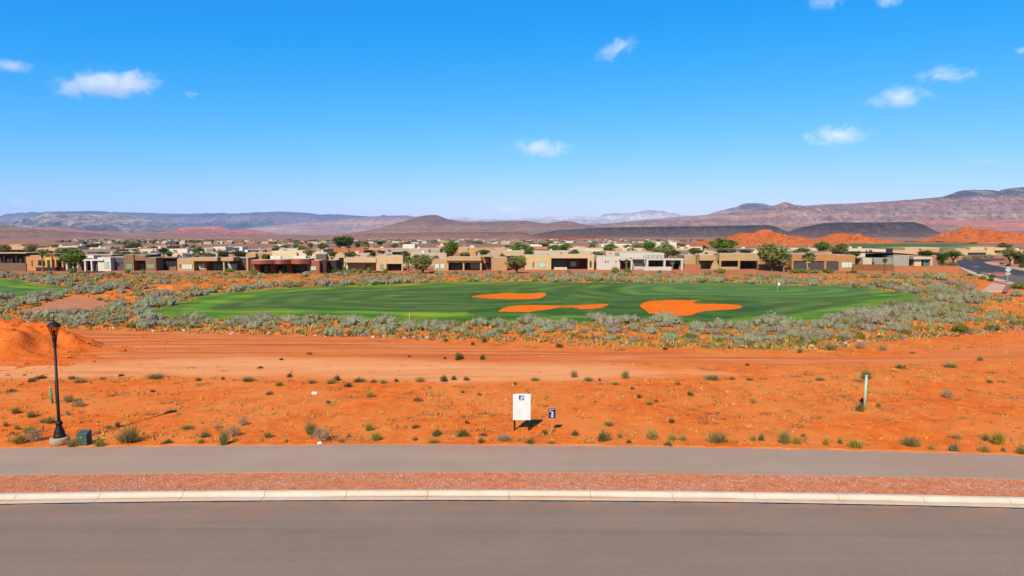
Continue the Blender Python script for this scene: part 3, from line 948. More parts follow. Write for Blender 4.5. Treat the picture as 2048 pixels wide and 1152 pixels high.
def rocks(name, Y, pts, front, back, label, seed):
    pf = prof_fn(pts)
    us = np.arange(pts[0][0], pts[-1][0] + 0.7, 0.7)
    crest = np.array([P(u, pf(u), Y) for u in us])
    t = np.linspace(0, 2, 64)
    T, XI = np.meshgrid(t, np.arange(len(us)), indexing='ij')
    X = crest[:, 0][XI]; Hh = np.maximum(crest[:, 1][XI], 0.3)
    Yv = np.where(T <= 1, Y - front * (1 - T), Y + back * (T - 1))
    up = np.where(T <= 1, T, 2 - T)
    lump = 0.55 * ridged(X / 17, Yv / 22, 4, seed) + 0.45 * fbm(X / 9, Yv / 9, 4, seed + 3)
    terr = up ** 0.8
    Z = Hh * np.clip(terr * (0.72 + 0.28 * terr) + (lump - 0.5) * 1.15 * np.sin(np.pi * np.clip(up, 0, 1)) ** 0.7, 0, 1.04)
    Z = Z + 0.9 * np.sin(Z * 1.5 + 5 * fbm(X / 20, Yv / 20, 3, seed)) * sstep(0.03, 0.2, up)
    Z = np.where(up <= 0.01, -3, Z)
    r, c = Z.shape
    idx = np.arange(r * c).reshape(r, c)
    Fc = np.stack([idx[:-1, :-1], idx[:-1, 1:], idx[1:, 1:], idx[1:, :-1]], -1).reshape(-1, 4)
    return tag(link(name, np_mesh(name, np.stack([X, Yv, Z], -1).reshape(-1, 3), Fc, [OM], smooth=True)), label, None, None, 'structure')


rocks('slickrock_hill', 830, [(1352, 491), (1385, 486), (1410, 482), (1440, 478), (1470, 472), (1482, 467), (1500, 466), (1515, 463), (1528, 459.5), (1536, 461), (1550, 467), (1565, 470), (1585, 474), (1602, 480), (1622, 487), (1640, 491)],
      90, 60, 'tallest orange slickrock hill behind the tan houses', 5)
rocks('slickrock_hill', 980, [(1590, 489), (1630, 480), (1655, 474), (1670, 469), (1684, 466.5), (1700, 469), (1720, 474), (1738, 480), (1750, 486), (1790, 488)],
      90, 60, 'low orange slickrock hill behind the distant fairway', 15)
rocks('slickrock_hill', 1150, [(1860, 483), (1885, 474), (1905, 466), (1918, 459), (1928, 453.5), (1938, 456), (1952, 459), (1970, 463), (1982, 464), (1992, 461.5), (2004, 464), (2020, 467), (2048, 467), (2110, 468), (2200, 480)],
      120, 80, 'pointed orange slickrock hill at the right edge', 25)
# ------------------------------------------------------------------ street furniture and signs
def gz(x, y): return float(gh(np.array([x]), np.array([y]))[0])


black_metal = plain((0.012, 0.011, 0.012), 0.55, 0.1, 8, 0.22, name='black_enamel')
concrete = plain((0.42, 0.33, 0.235), 0.9, 0.2, 5.0, name='cast_concrete')


def street_lamp():
    x, y = G(120, 889)
    root = tag(empty('street_lamp', (x, y, -0.05)), 'black cast-iron lantern lamp post on a round concrete footing', 'street lamp')
    k = (P(110, 642, y)[1] + 0.05) / 5.99
    root.scale = (1.0, 1.0, k)
    MB().lathe([(0.42, 0.0), (0.42, 0.36), (0.40, 0.40), (0.30, 0.42)], 28).build('concrete_footing', concrete, root, smooth=True)
    MB().lathe([(0.27, 0.42), (0.27, 0.50), (0.25, 0.54), (0.22, 0.56), (0.235, 0.64), (0.21, 0.72), (0.15, 0.88), (0.12, 0.98), (0.125, 1.02), (0.155, 1.06),
                (0.16, 1.12), (0.12, 1.18), (0.095, 1.22)], 20).build('flared_base', black_metal, root, smooth=True)
    MB().lathe([(0.076, 1.22), (0.072, 1.3), (0.056, 4.75)], 16).build('pole', black_metal, root, smooth=True)
    MB().lathe([(0.056, 4.75), (0.075, 4.78), (0.075, 4.84), (0.062, 4.88), (0.085, 5.02), (0.105, 5.20), (0.11, 5.30), (0.08, 5.32)], 16).build('lantern_holder', black_metal, root, smooth=True)
    lan = empty('lantern', (0, 0, 0)); lan.parent = root
    zb, zt = 5.30, 5.74
    g = NT('lantern_glass')
    g.b.inputs['Transmission Weight'].default_value = 1.0
    g.b.inputs['Roughness'].default_value = 0.05
    g.b.inputs['IOR'].default_value = 1.05
    g.base((0.98, 0.98, 0.96), 0.05)
    for s in range(6):
        a = math.pi / 6 + s * math.pi / 3
        MB().tube([(0.115 * math.cos(a), 0.115 * math.sin(a), zb), (0.255 * math.cos(a), 0.255 * math.sin(a), zt)], 0.013, 5).build('cage_bar', black_metal, lan)
        b = a + math.pi / 3
        mb = MB()
        mb.v = [(0.112 * math.cos(a), 0.112 * math.sin(a), zb), (0.112 * math.cos(b), 0.112 * math.sin(b), zb),
                (0.25 * math.cos(b), 0.25 * math.sin(b), zt), (0.25 * math.cos(a), 0.25 * math.sin(a), zt)]
        mb.f = [(0, 1, 2, 3)]
        o = mb.build('glass_pane', g.m, lan)
        sd = o.modifiers.new('thick', 'SOLIDIFY'); sd.thickness = 0.004
    MB().lathe([(0.29, zt - 0.015), (0.30, zt + 0.01), (0.28, zt + 0.05), (0.18, zt + 0.15), (0.08, zt + 0.21), (0.06, zt + 0.25)], 24).build('cap', black_metal, lan, smooth=True)
    MB().lathe([(0.03, zt + 0.24), (0.045, zt + 0.29), (0.02, zt + 0.34), (0.028, zt + 0.38), (0.006, zt + 0.46)], 10).build('finial', black_metal, lan, smooth=True)
    MB().lathe([(0.035, zb), (0.035, zb + 0.10), (0.05, zb + 0.14), (0.05, zb + 0.22), (0.02, zb + 0.26)], 10).build('lamp_bulb', plain((0.75, 0.74, 0.70), 0.3, 0.03, name='frosted_bulb'), lan, smooth=True)


street_lamp()


def utility_box():
    x, y = G(168, 890)
    root = tag(empty('utility_box', (x, y, 0.0)), 'small tapered green utility pedestal beside the lamp post', 'utility box')
    m = srgb(72, 104, 96, rough=0.6, name='green_cabinet')
    mb = MB()
    mb.v = [(-.27, -.20, -.05), (.27, -.20, -.05), (.27, .26, -.05), (-.27, .26, -.05), (-.24, -.17, .52), (.24, -.17, .52), (.24, .24, .52), (-.24, .24, .52)]
    mb.f = [(0, 3, 2, 1), (4, 5, 6, 7), (0, 1, 5, 4), (1, 2, 6, 5), (2, 3, 7, 6), (3, 0, 4, 7)]
    mb.build('cabinet', m, root, bevel=0.015)
    mb = MB()
    mb.v = [(-.26, -.20, .523), (.26, -.20, .523), (.26, .26, .523), (-.26, .26, .523), (-.25, -.19, .57), (.25, -.19, .57), (.23, .23, .70), (-.23, .23, .70)]
    mb.f = [(0, 3, 2, 1), (4, 5, 6, 7), (0, 1, 5, 4), (1, 2, 6, 5), (2, 3, 7, 6), (3, 0, 4, 7)]
    mb.build('lid', m, root, bevel=0.012)
    MB().box(-.05, .05, -.215, -.19, .40, .46).build('latch', plain((0.3, 0.3, 0.3), 0.4, name='steel'), root)


utility_box()


def pipe(name, u, v, top_u, top_v, r, rgb, cap, label):
    x, y = G(u, v)
    tx, tz = P(top_u, top_v, y)
    z0 = gz(x, y)
    root = tag(empty(name, (x, y, z0)), label, 'pipe')
    d = (tx - x, 0.0, tz - z0)
    MB().tube([(-d[0] * .1, 0, -0.25), (d[0] * .985, 0, d[2] * .985)], r, 14).build('pipe_shaft', srgb(*rgb, rough=0.5, name='painted_pipe'), root, smooth=True)
    MB().tube([(d[0] * .985, 0, d[2] * .985), (d[0] * 1.02, 0, d[2] * 1.02)], [r * 1.12, r * 1.12], 14).build('pipe_cap', srgb(*cap, rough=0.6, name='pipe_cap'), root, smooth=True)


pipe('vent_pipe', 105.5, 808, 100.5, 775, 0.060, (66, 160, 122), (240, 235, 225), 'short leaning green pipe with white cap behind the lamp post')
pipe('vent_pipe', 1728.5, 815, 1733, 752, 0.068, (176, 226, 204), (240, 225, 190), 'tall pale mint pipe with cream cap on the right of the lot')
x, y = G(113, 809)
root = tag(empty('marker_stake', (x, y, gz(x, y))), 'thin dark steel stake just behind the lamp post', 'stake')
MB().box(-.03, .03, -.02, .02, -.2, 1.22).build('shaft', plain((0.02, 0.018, 0.018), 0.6, name='dark_steel'), root)
MB().box(-.032, .032, -.022, .022, 1.222, 1.34).build('tip', srgb(60, 120, 100, name='tip_paint'), root)


def text(body, size, mat, parent, loc, name, shear=0.0, sx=1.0, bold=0.0):
    cu = bpy.data.curves.new(name, 'FONT')
    cu.body = body; cu.size = size; cu.align_x = 'CENTER'; cu.align_y = 'CENTER'
    cu.shear = shear; cu.offset = bold; cu.extrude = 0.002
    o = bpy.data.objects.new(name, cu); COL.objects.link(o)
    dg = bpy.context.evaluated_depsgraph_get()
    me = bpy.data.meshes.new_from_object(o.evaluated_get(dg))
    bpy.data.objects.remove(o, do_unlink=True)
    me.materials.clear(); me.materials.append(mat)
    t = link(name, me, parent, loc)
    t.rotation_euler = (math.pi / 2, 0, 0)
    t.scale = (sx, 1, 1)
    return t


def sale_sign():
    y = G(1043, 862)[1]
    xl, _ = P(1026, 862, y); xr, _ = P(1061, 862, y)
    xc = (xl + xr) / 2; hw = (xr - xl) / 2
    z0 = gz(xc, y)
    top = P(1043, 787.5, y)[1] - z0; bot = P(1043, 840, y)[1] - z0
    root = tag(empty('sale_sign', (xc, y, z0)), 'white land-for-sale board on two black posts', 'sign')
    white = plain((0.74, 0.82, 0.95), 0.5, 0.02, name='white_board'); blue = plain((0.045, 0.065, 0.26), 0.5, 0.05, name='logo_blue')
    grey = plain((0.45, 0.46, 0.48), 0.6, 0.05, name='grey_print')
    for s in (-1, 1):
        MB().box(s * (hw - .075) - .045, s * (hw - .075) + .045, .012, .10, -.35, top + .025).build('post', plain((0.012, 0.011, 0.011), 0.6, name='black_post'), root)
    bd = MB().box(-hw, hw, -.012, .009, bot, top).build('board', white, root)
    h = top - bot
    lz = top - 0.155 * h
    MB().box(-.015 - .135, -.015 + .135, -.018, -.0125, lz - .125, lz + .125).build('logo_square', blue, bd)
    text('JB', 0.22, white, bd, (-.015, -.0205, lz), 'logo_letters', 0.35, 0.9, 0.004)
    MB().box(-.15, .12, -.0195, -.0185, lz - .098, lz - .088).build('logo_rule', white, bd)
    rng = random.Random(3)
    for (fx0, fx1, fz) in ((.18, .80, .295), (.62, .84, .375), (.62, .86, .41), (.64, .88, .49), (.16, .62, .585), (.16, .50, .62), (.16, .40, .665), (.16, .44, .71), (.16, .46, .76), (.16, .58, .815), (.16, .55, .86)):
        MB().box(-hw + fx0 * 2 * hw, -hw + fx1 * 2 * hw, -.0145, -.0125, top - fz * h - .004, top - fz * h + .004).build('text_line', grey, bd)


sale_sign()


def lot_sign():
    y = G(1104, 864)[1]
    xl, _ = P(1097, 836, y); xr, _ = P(1111, 836, y)
    xc = (xl + xr) / 2; hw = (xr - xl) / 2
    z0 = gz(xc, y)
    top = P(1104, 817, y)[1] - z0; bot = P(1104, 836, y)[1] - z0
    h = top - bot
    root = tag(empty('lot_sign', (xc, y, z0)), 'small blue lot marker with white number 2 on a wooden stake', 'sign')
    blue = plain((0.014, 0.035, 0.21), 0.45, 0.05, name='sign_blue'); white = plain((0.82, 0.82, 0.82), 0.5, 0.02, name='sign_white')
    MB().box(-.02, .02, .008, .03, -.25, top - .03).build('stake', plain((0.50, 0.30, 0.13), 0.9, 0.15, name='raw_wood'), root)
    bd = MB().box(-hw, hw, -.006, .006, bot, top).build('board', blue, root)
    text('2', 0.27, white, bd, (.01, -.0085, bot + .46 * h), 'lot_number', 0, 1.0, 0.008)
    MB().box(-.12, .11, -.0088, -.0065, top - .125 * h, top - .09 * h).build('text_line', white, bd)
    MB().box(-.14, -.06, -.0088, -.0065, top - .29 * h, top - .22 * h).build('text_line', white, bd)
    MB().box(-.045, .065, -.0088, -.0065, bot + .09 * h, bot + .20 * h).build('text_line', white, bd)


lot_sign()


def litter(u, v, size, label, seed):
    x, y = G(u, v)
    rng = np.random.default_rng(seed)
    bm = bmesh.new(); bmesh.ops.create_icosphere(bm, subdivisions=2, radius=size)
    for vv in bm.verts:
        k = 0.55 + 0.9 * rng.random()
        vv.co = Vector((vv.co.x * k * 1.2, vv.co.y * k, max(-0.02, vv.co.z * k * .75)))
    me = bpy.data.meshes.new('plastic_bag'); bm.to_mesh(me); bm.free()
    me.materials.append(plain((0.74, 0.75, 0.77), 0.5, 0.05, name='white_plastic'))
    o = tag(link('plastic_bag', me, None, (x, y, gz(x, y) + size * .25)), label, 'bag')


litter(629, 787, 0.15, 'crumpled white plastic bag lying out on the orange lot', 2)
litter(638, 888, 0.105, 'flattened white plastic scrap at the footpath edge', 5)
x, y = G(1724.5, 806)
mb = MB(); mb.v = [(-.10, 0, .30), (.02, 0, .34), (.10, -.03, .0), (.02, -.03, -.05), (-.09, .03, .29), (.02, .03, .33), (.10, .02, 0), (.03, .02, -.05)]
mb.f = [(0, 1, 2, 3), (7, 6, 5, 4), (0, 4, 5, 1), (1, 5, 6, 2), (2, 6, 7, 3), (3, 7, 4, 0)]
tag(mb.build('tar_paper_scrap', plain((0.012, 0.01, 0.01), 0.9, name='tar_paper'), None, (x, y, gz(x, y) + .05)), 'black curled scrap leaning by the mint pipe', 'scrap')
x, y = G(2021 + 2, 884)
tag(MB().tube([(0, 0, -.15), (.10, 0, .38)], .028, 6).build('survey_stake', plain((0.42, 0.28, 0.25), 0.9, name='weathered_wood'), None, (x, y, gz(x, y))), 'short weathered survey stake at the right edge of the lot', 'stake')
x, y = G(193, 891)
tag(MB().tube([(0, 0, -.15), (.0, 0, .62)], .012, 5).build('survey_stake', plain((0.60, 0.42, 0.28), 0.9, name='lath_wood'), None, (x, y, gz(x, y))), 'thin pale lath standing right of the green utility box', 'stake')

# golf flag and boundary stake
x, y = G(1555, 585)
zt = float(turf_z(np.array([x]), np.array([y]), sdist(TURF, np.array([x]), np.array([y])))[0])
root = tag(empty('golf_flag', (x, y, zt)), 'white flag on a thin pin in the putting green', 'flag')
MB().tube([(0, 0, -.1), (0, 0, 1.75)], 0.025, 6).build('pin', plain((0.72, 0.62, 0.25), 0.5, name='pin_yellow'), root)
mb = MB()
mb.v = [(0.02, 0, 1.72), (0.25, .08, 1.62), (0.42, -.02, 1.50), (0.44, -.02, 1.22), (0.22, .07, 1.16), (0.02, 0, 1.2)]
mb.f = [(0, 1, 4, 5), (1, 2, 3, 4)]
o = mb.build('flag_cloth', plain((0.85, 0.86, 0.88), 0.8, 0.02, name='flag_cloth'), root)
o.modifiers.new('t', 'SOLIDIFY').thickness = 0.01
x, y = G(819, 641)
root = tag(empty('boundary_stake', (x, y, gz(x, y))), 'pale yellow stake at the near edge of the turf', 'stake')
MB().box(-.03, .03, -.03, .03, -.2, .85).build('shaft', plain((0.55, 0.48, 0.22), 0.8, name='stake_wood'), root)
MB().box(-.033, .033, -.033, .033, .852, 1.0).build('tip', plain((0.75, 0.72, 0.6), 0.8, name='stake_tip'), root)

# ------------------------------------------------------------------ dirt mound on the left
def dirt_mound():
    ax0, ay0 = -62, 66
    gx = np.arange(-84, -32, 0.25); gy = np.arange(44, 82, 0.25)
    X, Y = np.meshgrid(gx, gy)
    # spine falling from a high left end to a blunt toe on the right
    s = np.clip((X + 74) / 37.5, 0, 1)
    yc = 63.5 - 3.5 * s
    hgt = 1.75 + 3.5 * (1 - s) ** 1.1
    wid = 11.0 * (1 - s) + 4.6
    d = (Y - yc) / wid
    toe = 1 - sstep(0.87, 1.0, (X + 74) / 37.5 + 0.10 * ((Y - yc) / wid) ** 2 + 0.05 * (fbm(X / 2, Y / 2, 2, 123) - .5))
    z = hgt * np.clip(1 - np.abs(d) ** 1.25, 0, 1) * toe
    env = sstep(0.0, 1.0, z)
    z = z + env * (1.9 * (fbm(X / 4.2, Y / 4.2, 4, 111) - .5) + 1.35 * (ridged(X / 3.4, Y / 1.9, 3, 117) - .6) + 0.6 * (fbm(X / 1.1, Y / 1.1, 2, 119) - .5))
    apron = np.exp(-((np.sqrt(((X + 44) / 15) ** 2 + ((Y - 57) / 6) ** 2)) ** 2)) * 0.6 * (ridged(X / 3, Y / 1.2, 3, 121) - .45)
    z = z + np.maximum(apron, -0.05)
    ed = np.minimum(np.minimum(X - gx[0], gx[-1] - X), np.minimum(Y - gy[0], gy[-1] - Y))
    Z = gh_base(X, Y) + z - 0.06 - 0.5 * (1 - sstep(0, 2, ed))
    Z = np.where(z < 0.03, Z - 0.12, Z)
    t = NT('dug_soil')
    p = t.pos()
    n1 = t.noise(p, 0.8, 5, 0.65); n2 = t.noise(p, 6, 4, 0.7)
    c = t.ramp(n1, [(0.3, (0.60, 0.125, 0.020)), (0.5, (0.72, 0.165, 0.028)), (0.72, (0.80, 0.24, 0.06))])
    c = t.mix(t.ramp(n2, [(0.54, 0.0), (0.70, 0.35)]), c, (0.46, 0.115, 0.026))
    c = t.mix(t.ramp(t.noise(t.pos((0.5, 1, 2.2)), 0.7, 5, 0.7), [(0.58, 0.0), (0.68, 0.45)]), c, (0.50, 0.13, 0.03))
    t.base(c, 0.95, 0.05)
    t.bump(t.math('ADD', n2, t.math('MULTIPLY', n1, 1.5)), 0.6, 0.16)
    r, c_ = X.shape
    idx = np.arange(r * c_).reshape(r, c_)
    Fc = np.stack([idx[:-1, :-1], idx[:-1, 1:], idx[1:, 1:], idx[1:, :-1]], -1).reshape(-1, 4)
    tag(link('dirt_mound', np_mesh('dirt_mound', np.stack([X, Y, Z], -1).reshape(-1, 3), Fc, [t.m], smooth=True)), 'heap of dug orange soil at the left edge', None, None, 'structure')
    # loose clods tumbled over the heap and its toe
    n = 1500
    ci = RNG.integers(0, c_, n); ri = RNG.integers(0, r, n)
    ok = (z[ri, ci] > 0.02) | (RNG.random(n) < .12)
    ci, ri = ci[ok], ri[ok]; n = len(ci)
    sz = RNG.uniform(.05, .20, n) * RNG.random(n) ** .7 + .03
    octa = np.array([(1, 0, 0), (0, 1, 0), (-1, 0, 0), (0, -1, 0), (0, 0, .8), (0, 0, -.8)], float)
    of = np.array([(0, 1, 4), (1, 2, 4), (2, 3, 4), (3, 0, 4), (1, 0, 5), (2, 1, 5), (3, 2, 5), (0, 3, 5)])
    cv = octa[None] * RNG.uniform(.6, 1.4, (n, 6, 3)) * sz[:, None, None] + np.stack([X[ri, ci], Y[ri, ci], np.maximum(Z[ri, ci], gh_base(X[ri, ci], Y[ri, ci])) + sz * .3], -1)[:, None, :]
    tag(link('soil_clods', np_mesh('soil_clods', cv.reshape(-1, 3), (of[None] + (np.arange(n) * 6)[:, None, None]).reshape(-1, 3), [t.m])), 'loose clods strewn over the soil heap', None, None, 'stuff')


dirt_mound()

# ------------------------------------------------------------------ side street on the right
def slab(name, pts, z, mat, label, thick=0.25, parent=None):
    w = GP(pts)
    area = sum(w[i][0] * w[(i + 1) % len(w)][1] - w[(i + 1) % len(w)][0] * w[i][1] for i in range(len(w)))
    if area < 0: w = w[::-1]
    o = MB().prism(w, z - thick, z).build(name, mat, parent)
    if label: tag(o, label, None, None, 'structure')
    return o


dark_asphalt = asphalt_mat('side_street_asphalt', (0.052, 0.046, 0.048), (0.070, 0.062, 0.062))
worn_asphalt = asphalt_mat('side_street_worn', (0.130, 0.100, 0.088), (0.165, 0.128, 0.112))
walk = plain((0.55, 0.36, 0.245), 0.9, 0.12, 1.0, name='tan_walk')
slab('side_street', [(1911, 526), (1916, 521.5), (1930, 518.6), (1965, 517.4), (2060, 516.8), (2060, 519.6), (1985, 521.5), (1968, 525), (1973, 528.5), (2000, 534.5), (2048, 543), (2200, 569), (2200, 580), (2048, 551.5), (1990, 546), (1945, 543), (1926, 535), (1914, 529.5)],
     0.05, dark_asphalt, 'dark asphalt side street curving away on the right')
slab('side_street_apron', [(1945, 543.3), (1990, 546.3), (2048, 551.8), (2200, 580.3), (2200, 625), (2100, 590), (2048, 571), (2010, 561), (1975, 552)],
     0.046, worn_asphalt, 'worn grey patch of the side street in front')
slab('side_walk', [(1919, 536), (1925, 535.8), (1945, 544), (1975, 552.8), (2010, 561.8), (2048, 572), (2100, 591), (2200, 626), (2200, 632), (2100, 597), (2048, 577.5), (2010, 568), (1972, 558), (1940, 548)],
     0.15, plain((0.56, 0.46, 0.35), 0.9, 0.1, 1.0, name='pale_walk'), 'pale pavement along the near side of the side street')
slab('far_walk', [(1968, 525.2), (1974, 524.2), (1995, 526.5), (2048, 535), (2200, 561), (2200, 568.5), (2048, 542.7), (2000, 534.2), (1974, 528.3)],
     0.15, walk, 'tan pavement along the far side of the side street')
slab('cart_ramp', [(1985, 566.5), (2012, 571), (2004, 584), (1962, 583)], 0.12, plain((0.60, 0.40, 0.29), 0.9, 0.1, 1.0, name='ramp_concrete'), 'tan concrete ramp running down from the side street')
slab('ramp_border', [(2012.4, 571.2), (2026, 574), (2012, 586), (2004.5, 584.2)], 0.11, plain((0.34, 0.15, 0.11), 0.9, 0.2, 2.0, name='brick_paver'), 'brick red border beside the concrete ramp')
slab('street_marking', [(1944, 533.2), (1958, 533.0), (1960, 534.2), (1945, 534.5)], 0.056, plain((0.30, 0.27, 0.24), 0.9, 0.1, name='worn_paint'), 'faded stop line painted on the side street', 0.004)


def road_sign(u, vb, v0, v1, hw, label):
    x, y = G(u, vb)
    root = tag(empty('road_sign', (x, y, 0.0)), label, 'sign')
    al = plain((0.48, 0.62, 0.72), 0.4, 0.04, name='sign_back')
    s = y / F
    zt = P(u, v0, y)[1]; zb = P(u, v1, y)[1]; zc = (zt + zb) / 2; r = (zt - zb) / 2
    MB().tube([(0, .03, -.3), (0, .03, zt - .1)], .05, 8).build('post', plain((0.40, 0.44, 0.46), 0.5, name='galvanised'), root)
    MB().extrude_y([(0, zc - r), (hw, zc), (0, zc + r), (-hw, zc)], -.02, .0).build('diamond_plate', al, root)
    MB().box(-hw * .75, hw * .75, -.02, 0, zb - .42, zb - .08).build('small_plate', al, root)
    MB().box(-hw * .45, hw * .45, -.04, -.021, zc - .04, zc + .04).build('brace', plain((0.22, 0.28, 0.36), 0.5, name='brace'), root)


road_sign(2015, 566, 533.5, 545, 0.72, 'pale diamond road sign with a small plate on a post by the side street')
road_sign(1909, 528, 518.5, 522.5, 0.5, 'small far diamond sign at the bend of the side street')
x, y = G(1979, 556)
hy = tag(empty('fire_hydrant', (x, y, 0.12)), 'pale fire hydrant on the pavement of the side street', 'hydrant')
hm = plain((0.62, 0.58, 0.52), 0.5, name='hydrant_paint')
MB().lathe([(.2, 0), (.2, .08), (.13, .1), (.13, .62), (.17, .65), (.15, .75), (.06, .86), (.03, .9)], 12).build('barrel', hm, hy, smooth=True)
MB().tube([(-.24, 0, .45), (.24, 0, .45)], .07, 8).build('outlet', hm, hy)

# ------------------------------------------------------------------ gravel strip: countless small stones
def gravel():
    n = 30000
    x = RNG.uniform(-26, 26, n)
    f = RNG.random(n) ** 1.0
    dens = 0.20 + 0.80 * sstep(0.36, 0.6, fbm(x / 2.5, f * 2.5, 3, 141)) * (0.6 + 0.4 * (1 - f))
    k = RNG.random(n) < dens
    x, f = x[k], f[k]; n = len(x)
    y = KERB_BACK(x) + 0.05 + f * (PATH_NEAR(x) - KERB_BACK(x) - 0.1)
    s = RNG.uniform(0.016, 0.042, n)
    z = -0.035 + f * 0.02 + s * 0.25
    octa = np.array([(1, 0, 0), (0, 1, 0), (-1, 0, 0), (0, -1, 0), (0, 0, .7), (0, 0, -.7)], float)
    of = np.array([(0, 1, 4), (1, 2, 4), (2, 3, 4), (3, 0, 4), (1, 0, 5), (2, 1, 5), (3, 2, 5), (0, 3, 5)])
    a = RNG.uniform(0, 6.28, n); ca, sa = np.cos(a), np.sin(a)
    jit = RNG.uniform(0.65, 1.35, (n, 6, 3))
    v = octa[None] * jit * s[:, None, None]
    vx = v[..., 0] * ca[:, None] - v[..., 1] * sa[:, None]; vy = v[..., 0] * sa[:, None] + v[..., 1] * ca[:, None]
    V = np.stack([vx + x[:, None], vy + y[:, None], v[..., 2] + z[:, None]], -1).reshape(-1, 3)
    Fc = (of[None] + (np.arange(n) * 6)[:, None, None]).reshape(-1, 3)
    pal = np.array([(0.44, 0.22, 0.17), (0.50, 0.27, 0.21), (0.38, 0.21, 0.19), (0.54, 0.36, 0.31), (0.42, 0.29, 0.30), (0.58, 0.22, 0.10), (0.60, 0.50, 0.46)])
    c = pal[RNG.choice(len(pal), n, p=[.24, .22, .15, .13, .1, .14, .02])] * RNG.uniform(0.75, 1.2, (n, 1)) * ALB
    t = NT('gravel_stone')
    t.base(t.attr('tint').outputs['Color'], 0.9, 0.2)
    tag(link('gravel', np_mesh('gravel', V, Fc, [t.m], col=np.repeat(c, 6, 0))), 'mauve and red gravel spread between kerb and footpath', None, None, 'stuff')


gravel()
# ------------------------------------------------------------------ houses
def C(r, g, b):
    m = (r + g + b) / 3
    r, g, b = (1.0 * (m + (x - m) * 0.86) for x in (r, g, b))       # sun-faded stucco
    return srgb(r, g, b, k=0.95, var=0.07, scale=0.8, name='stucco')


TAN, SAND, BROWN, DKBROWN = C(196, 160, 112), C(208, 182, 140), C(142, 110, 84), C(70, 50, 42)
OLIVE, CREAM, WHITE, GREYW = C(190, 162, 116), C(220, 204, 172), C(224, 228, 228), C(204, 204, 200)
SLATE, TERRA, REDBR, GREY = C(88, 90, 100), C(204, 118, 58), C(168, 94, 70), C(152, 153, 154)
ROOFM = srgb(206, 196, 182, k=0.9, var=0.1, scale=0.6, name='roof_membrane')
ROOFB = srgb(150, 128, 112, k=0.9, var=0.1, scale=0.6, name='roof_gravel')
FRAME = plain((0.05, 0.045, 0.04), 0.5, 0.1, name='window_frame')
DARK = plain((0.035, 0.028, 0.026), 0.8, 0.2, name='dark_parts_and_shade')  # near-black for dark fittings and for painted recess shade
WOODD = plain((0.10, 0.05, 0.03), 0.7, 0.2, name='dark_wood')


def glass_mat(name, rgb, spec=0.6):
    t = NT(name)
    t.base(rgb, 0.08, spec)
    return t.m


AQUA = glass_mat('blind_glass', (0.42, 0.66, 0.62)); TEAL = glass_mat('teal_glass', (0.07, 0.22, 0.21)); PALE = glass_mat('pale_glass', (0.60, 0.74, 0.72))
DKGL = glass_mat('dark_glass', (0.02, 0.035, 0.04))
GRNGL = glass_mat('green_glass', (0.25, 0.36, 0.24))


class House:
    def __init__(self, name, u0, u1, vb, label, cat='house', Y=None):
        uc = (u0 + u1) / 2
        self.Y = Y if Y else G(uc, vb)[1]
        self.x0 = P(uc, vb, self.Y)[0]
        self.r = tag(empty(name, (self.x0, self.Y, 0.0)), label, cat)

    def px(self, u, off=0.0): return P(u, 540, self.Y + off)[0] - self.x0
    def pz(self, v, off=0.0): return max(0.0, P(1024, v, self.Y + off)[1])

    def solid(self, u0, u1, vt, vb, off, depth, mat, name='wall', roof=True, parent=None, zb=None):
        """box seen at u0..u1, vt..vb with its front off metres behind the front line"""
        x0, x1 = self.px(u0, off), self.px(u1, off)
        z1 = self.pz(vt, off); z0 = -0.4 if vb is None else self.pz(vb, off)
        if zb is not None: z0 = zb
        o = MB().box(x0, x1, off, off + depth, z0, z1).build(name, mat, parent or self.r)
        if roof and depth > 2.5 and x1 - x0 > 2:
            MB().box(x0 + .25, x1 - .25, off + .25, off + depth - .25, z1 + .002, z1 + .05).build('roof', roof if roof is not True else ROOFM, self.r)
        return o

    def window(self, u0, u1, vt, vb, off, glass=AQUA, panes=1, name='window', frame=FRAME):
        x0, x1 = self.px(u0, off), self.px(u1, off); z1, z0 = self.pz(vt, off), self.pz(vb, off)
        z0 = max(z0, 0.05)
        f = 0.07
        w = MB().box(x0, x1, off - .05, off - .003, z0, z1).build(name, frame, self.r)
        pw = (x1 - x0 - f) / panes
        for i in range(panes):
            MB().box(x0 + f + i * pw, x0 + (i + 1) * pw, off - .06, off - .0505, z0 + f, z1 - f).build('pane', glass, w)
        return w

    def col(self, u0, u1, vt, off, mat, depth=0.8):
        return self.solid(u0, u1, vt, None, off, depth, mat, 'column', roof=False)

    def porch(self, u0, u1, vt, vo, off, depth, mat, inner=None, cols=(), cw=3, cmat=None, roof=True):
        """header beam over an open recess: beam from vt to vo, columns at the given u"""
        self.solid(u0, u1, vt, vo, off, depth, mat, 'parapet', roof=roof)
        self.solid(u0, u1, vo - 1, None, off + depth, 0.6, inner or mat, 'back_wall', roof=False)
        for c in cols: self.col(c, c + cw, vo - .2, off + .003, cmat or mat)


# --- front row, from the left edge of the picture to the right; back walls darkened to hold recess shade
h = House('patio_house', -30, 52, 541, 'dark shaded house with a thin tan roof at the left edge')
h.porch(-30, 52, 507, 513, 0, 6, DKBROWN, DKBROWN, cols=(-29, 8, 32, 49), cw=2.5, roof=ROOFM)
h.solid(-34, 54, 505.6, 507, -1, 8, C(200, 170, 140), 'roof_fascia', roof=False)
h.window(-20, 4, 517, 535, 6, DKGL, 3); h.window(12, 46, 517, 535, 6, DKGL, 4)
h.solid(-30, 52, 526, None, -4, 0.4, C(120, 100, 84), 'garden_wall', roof=False)

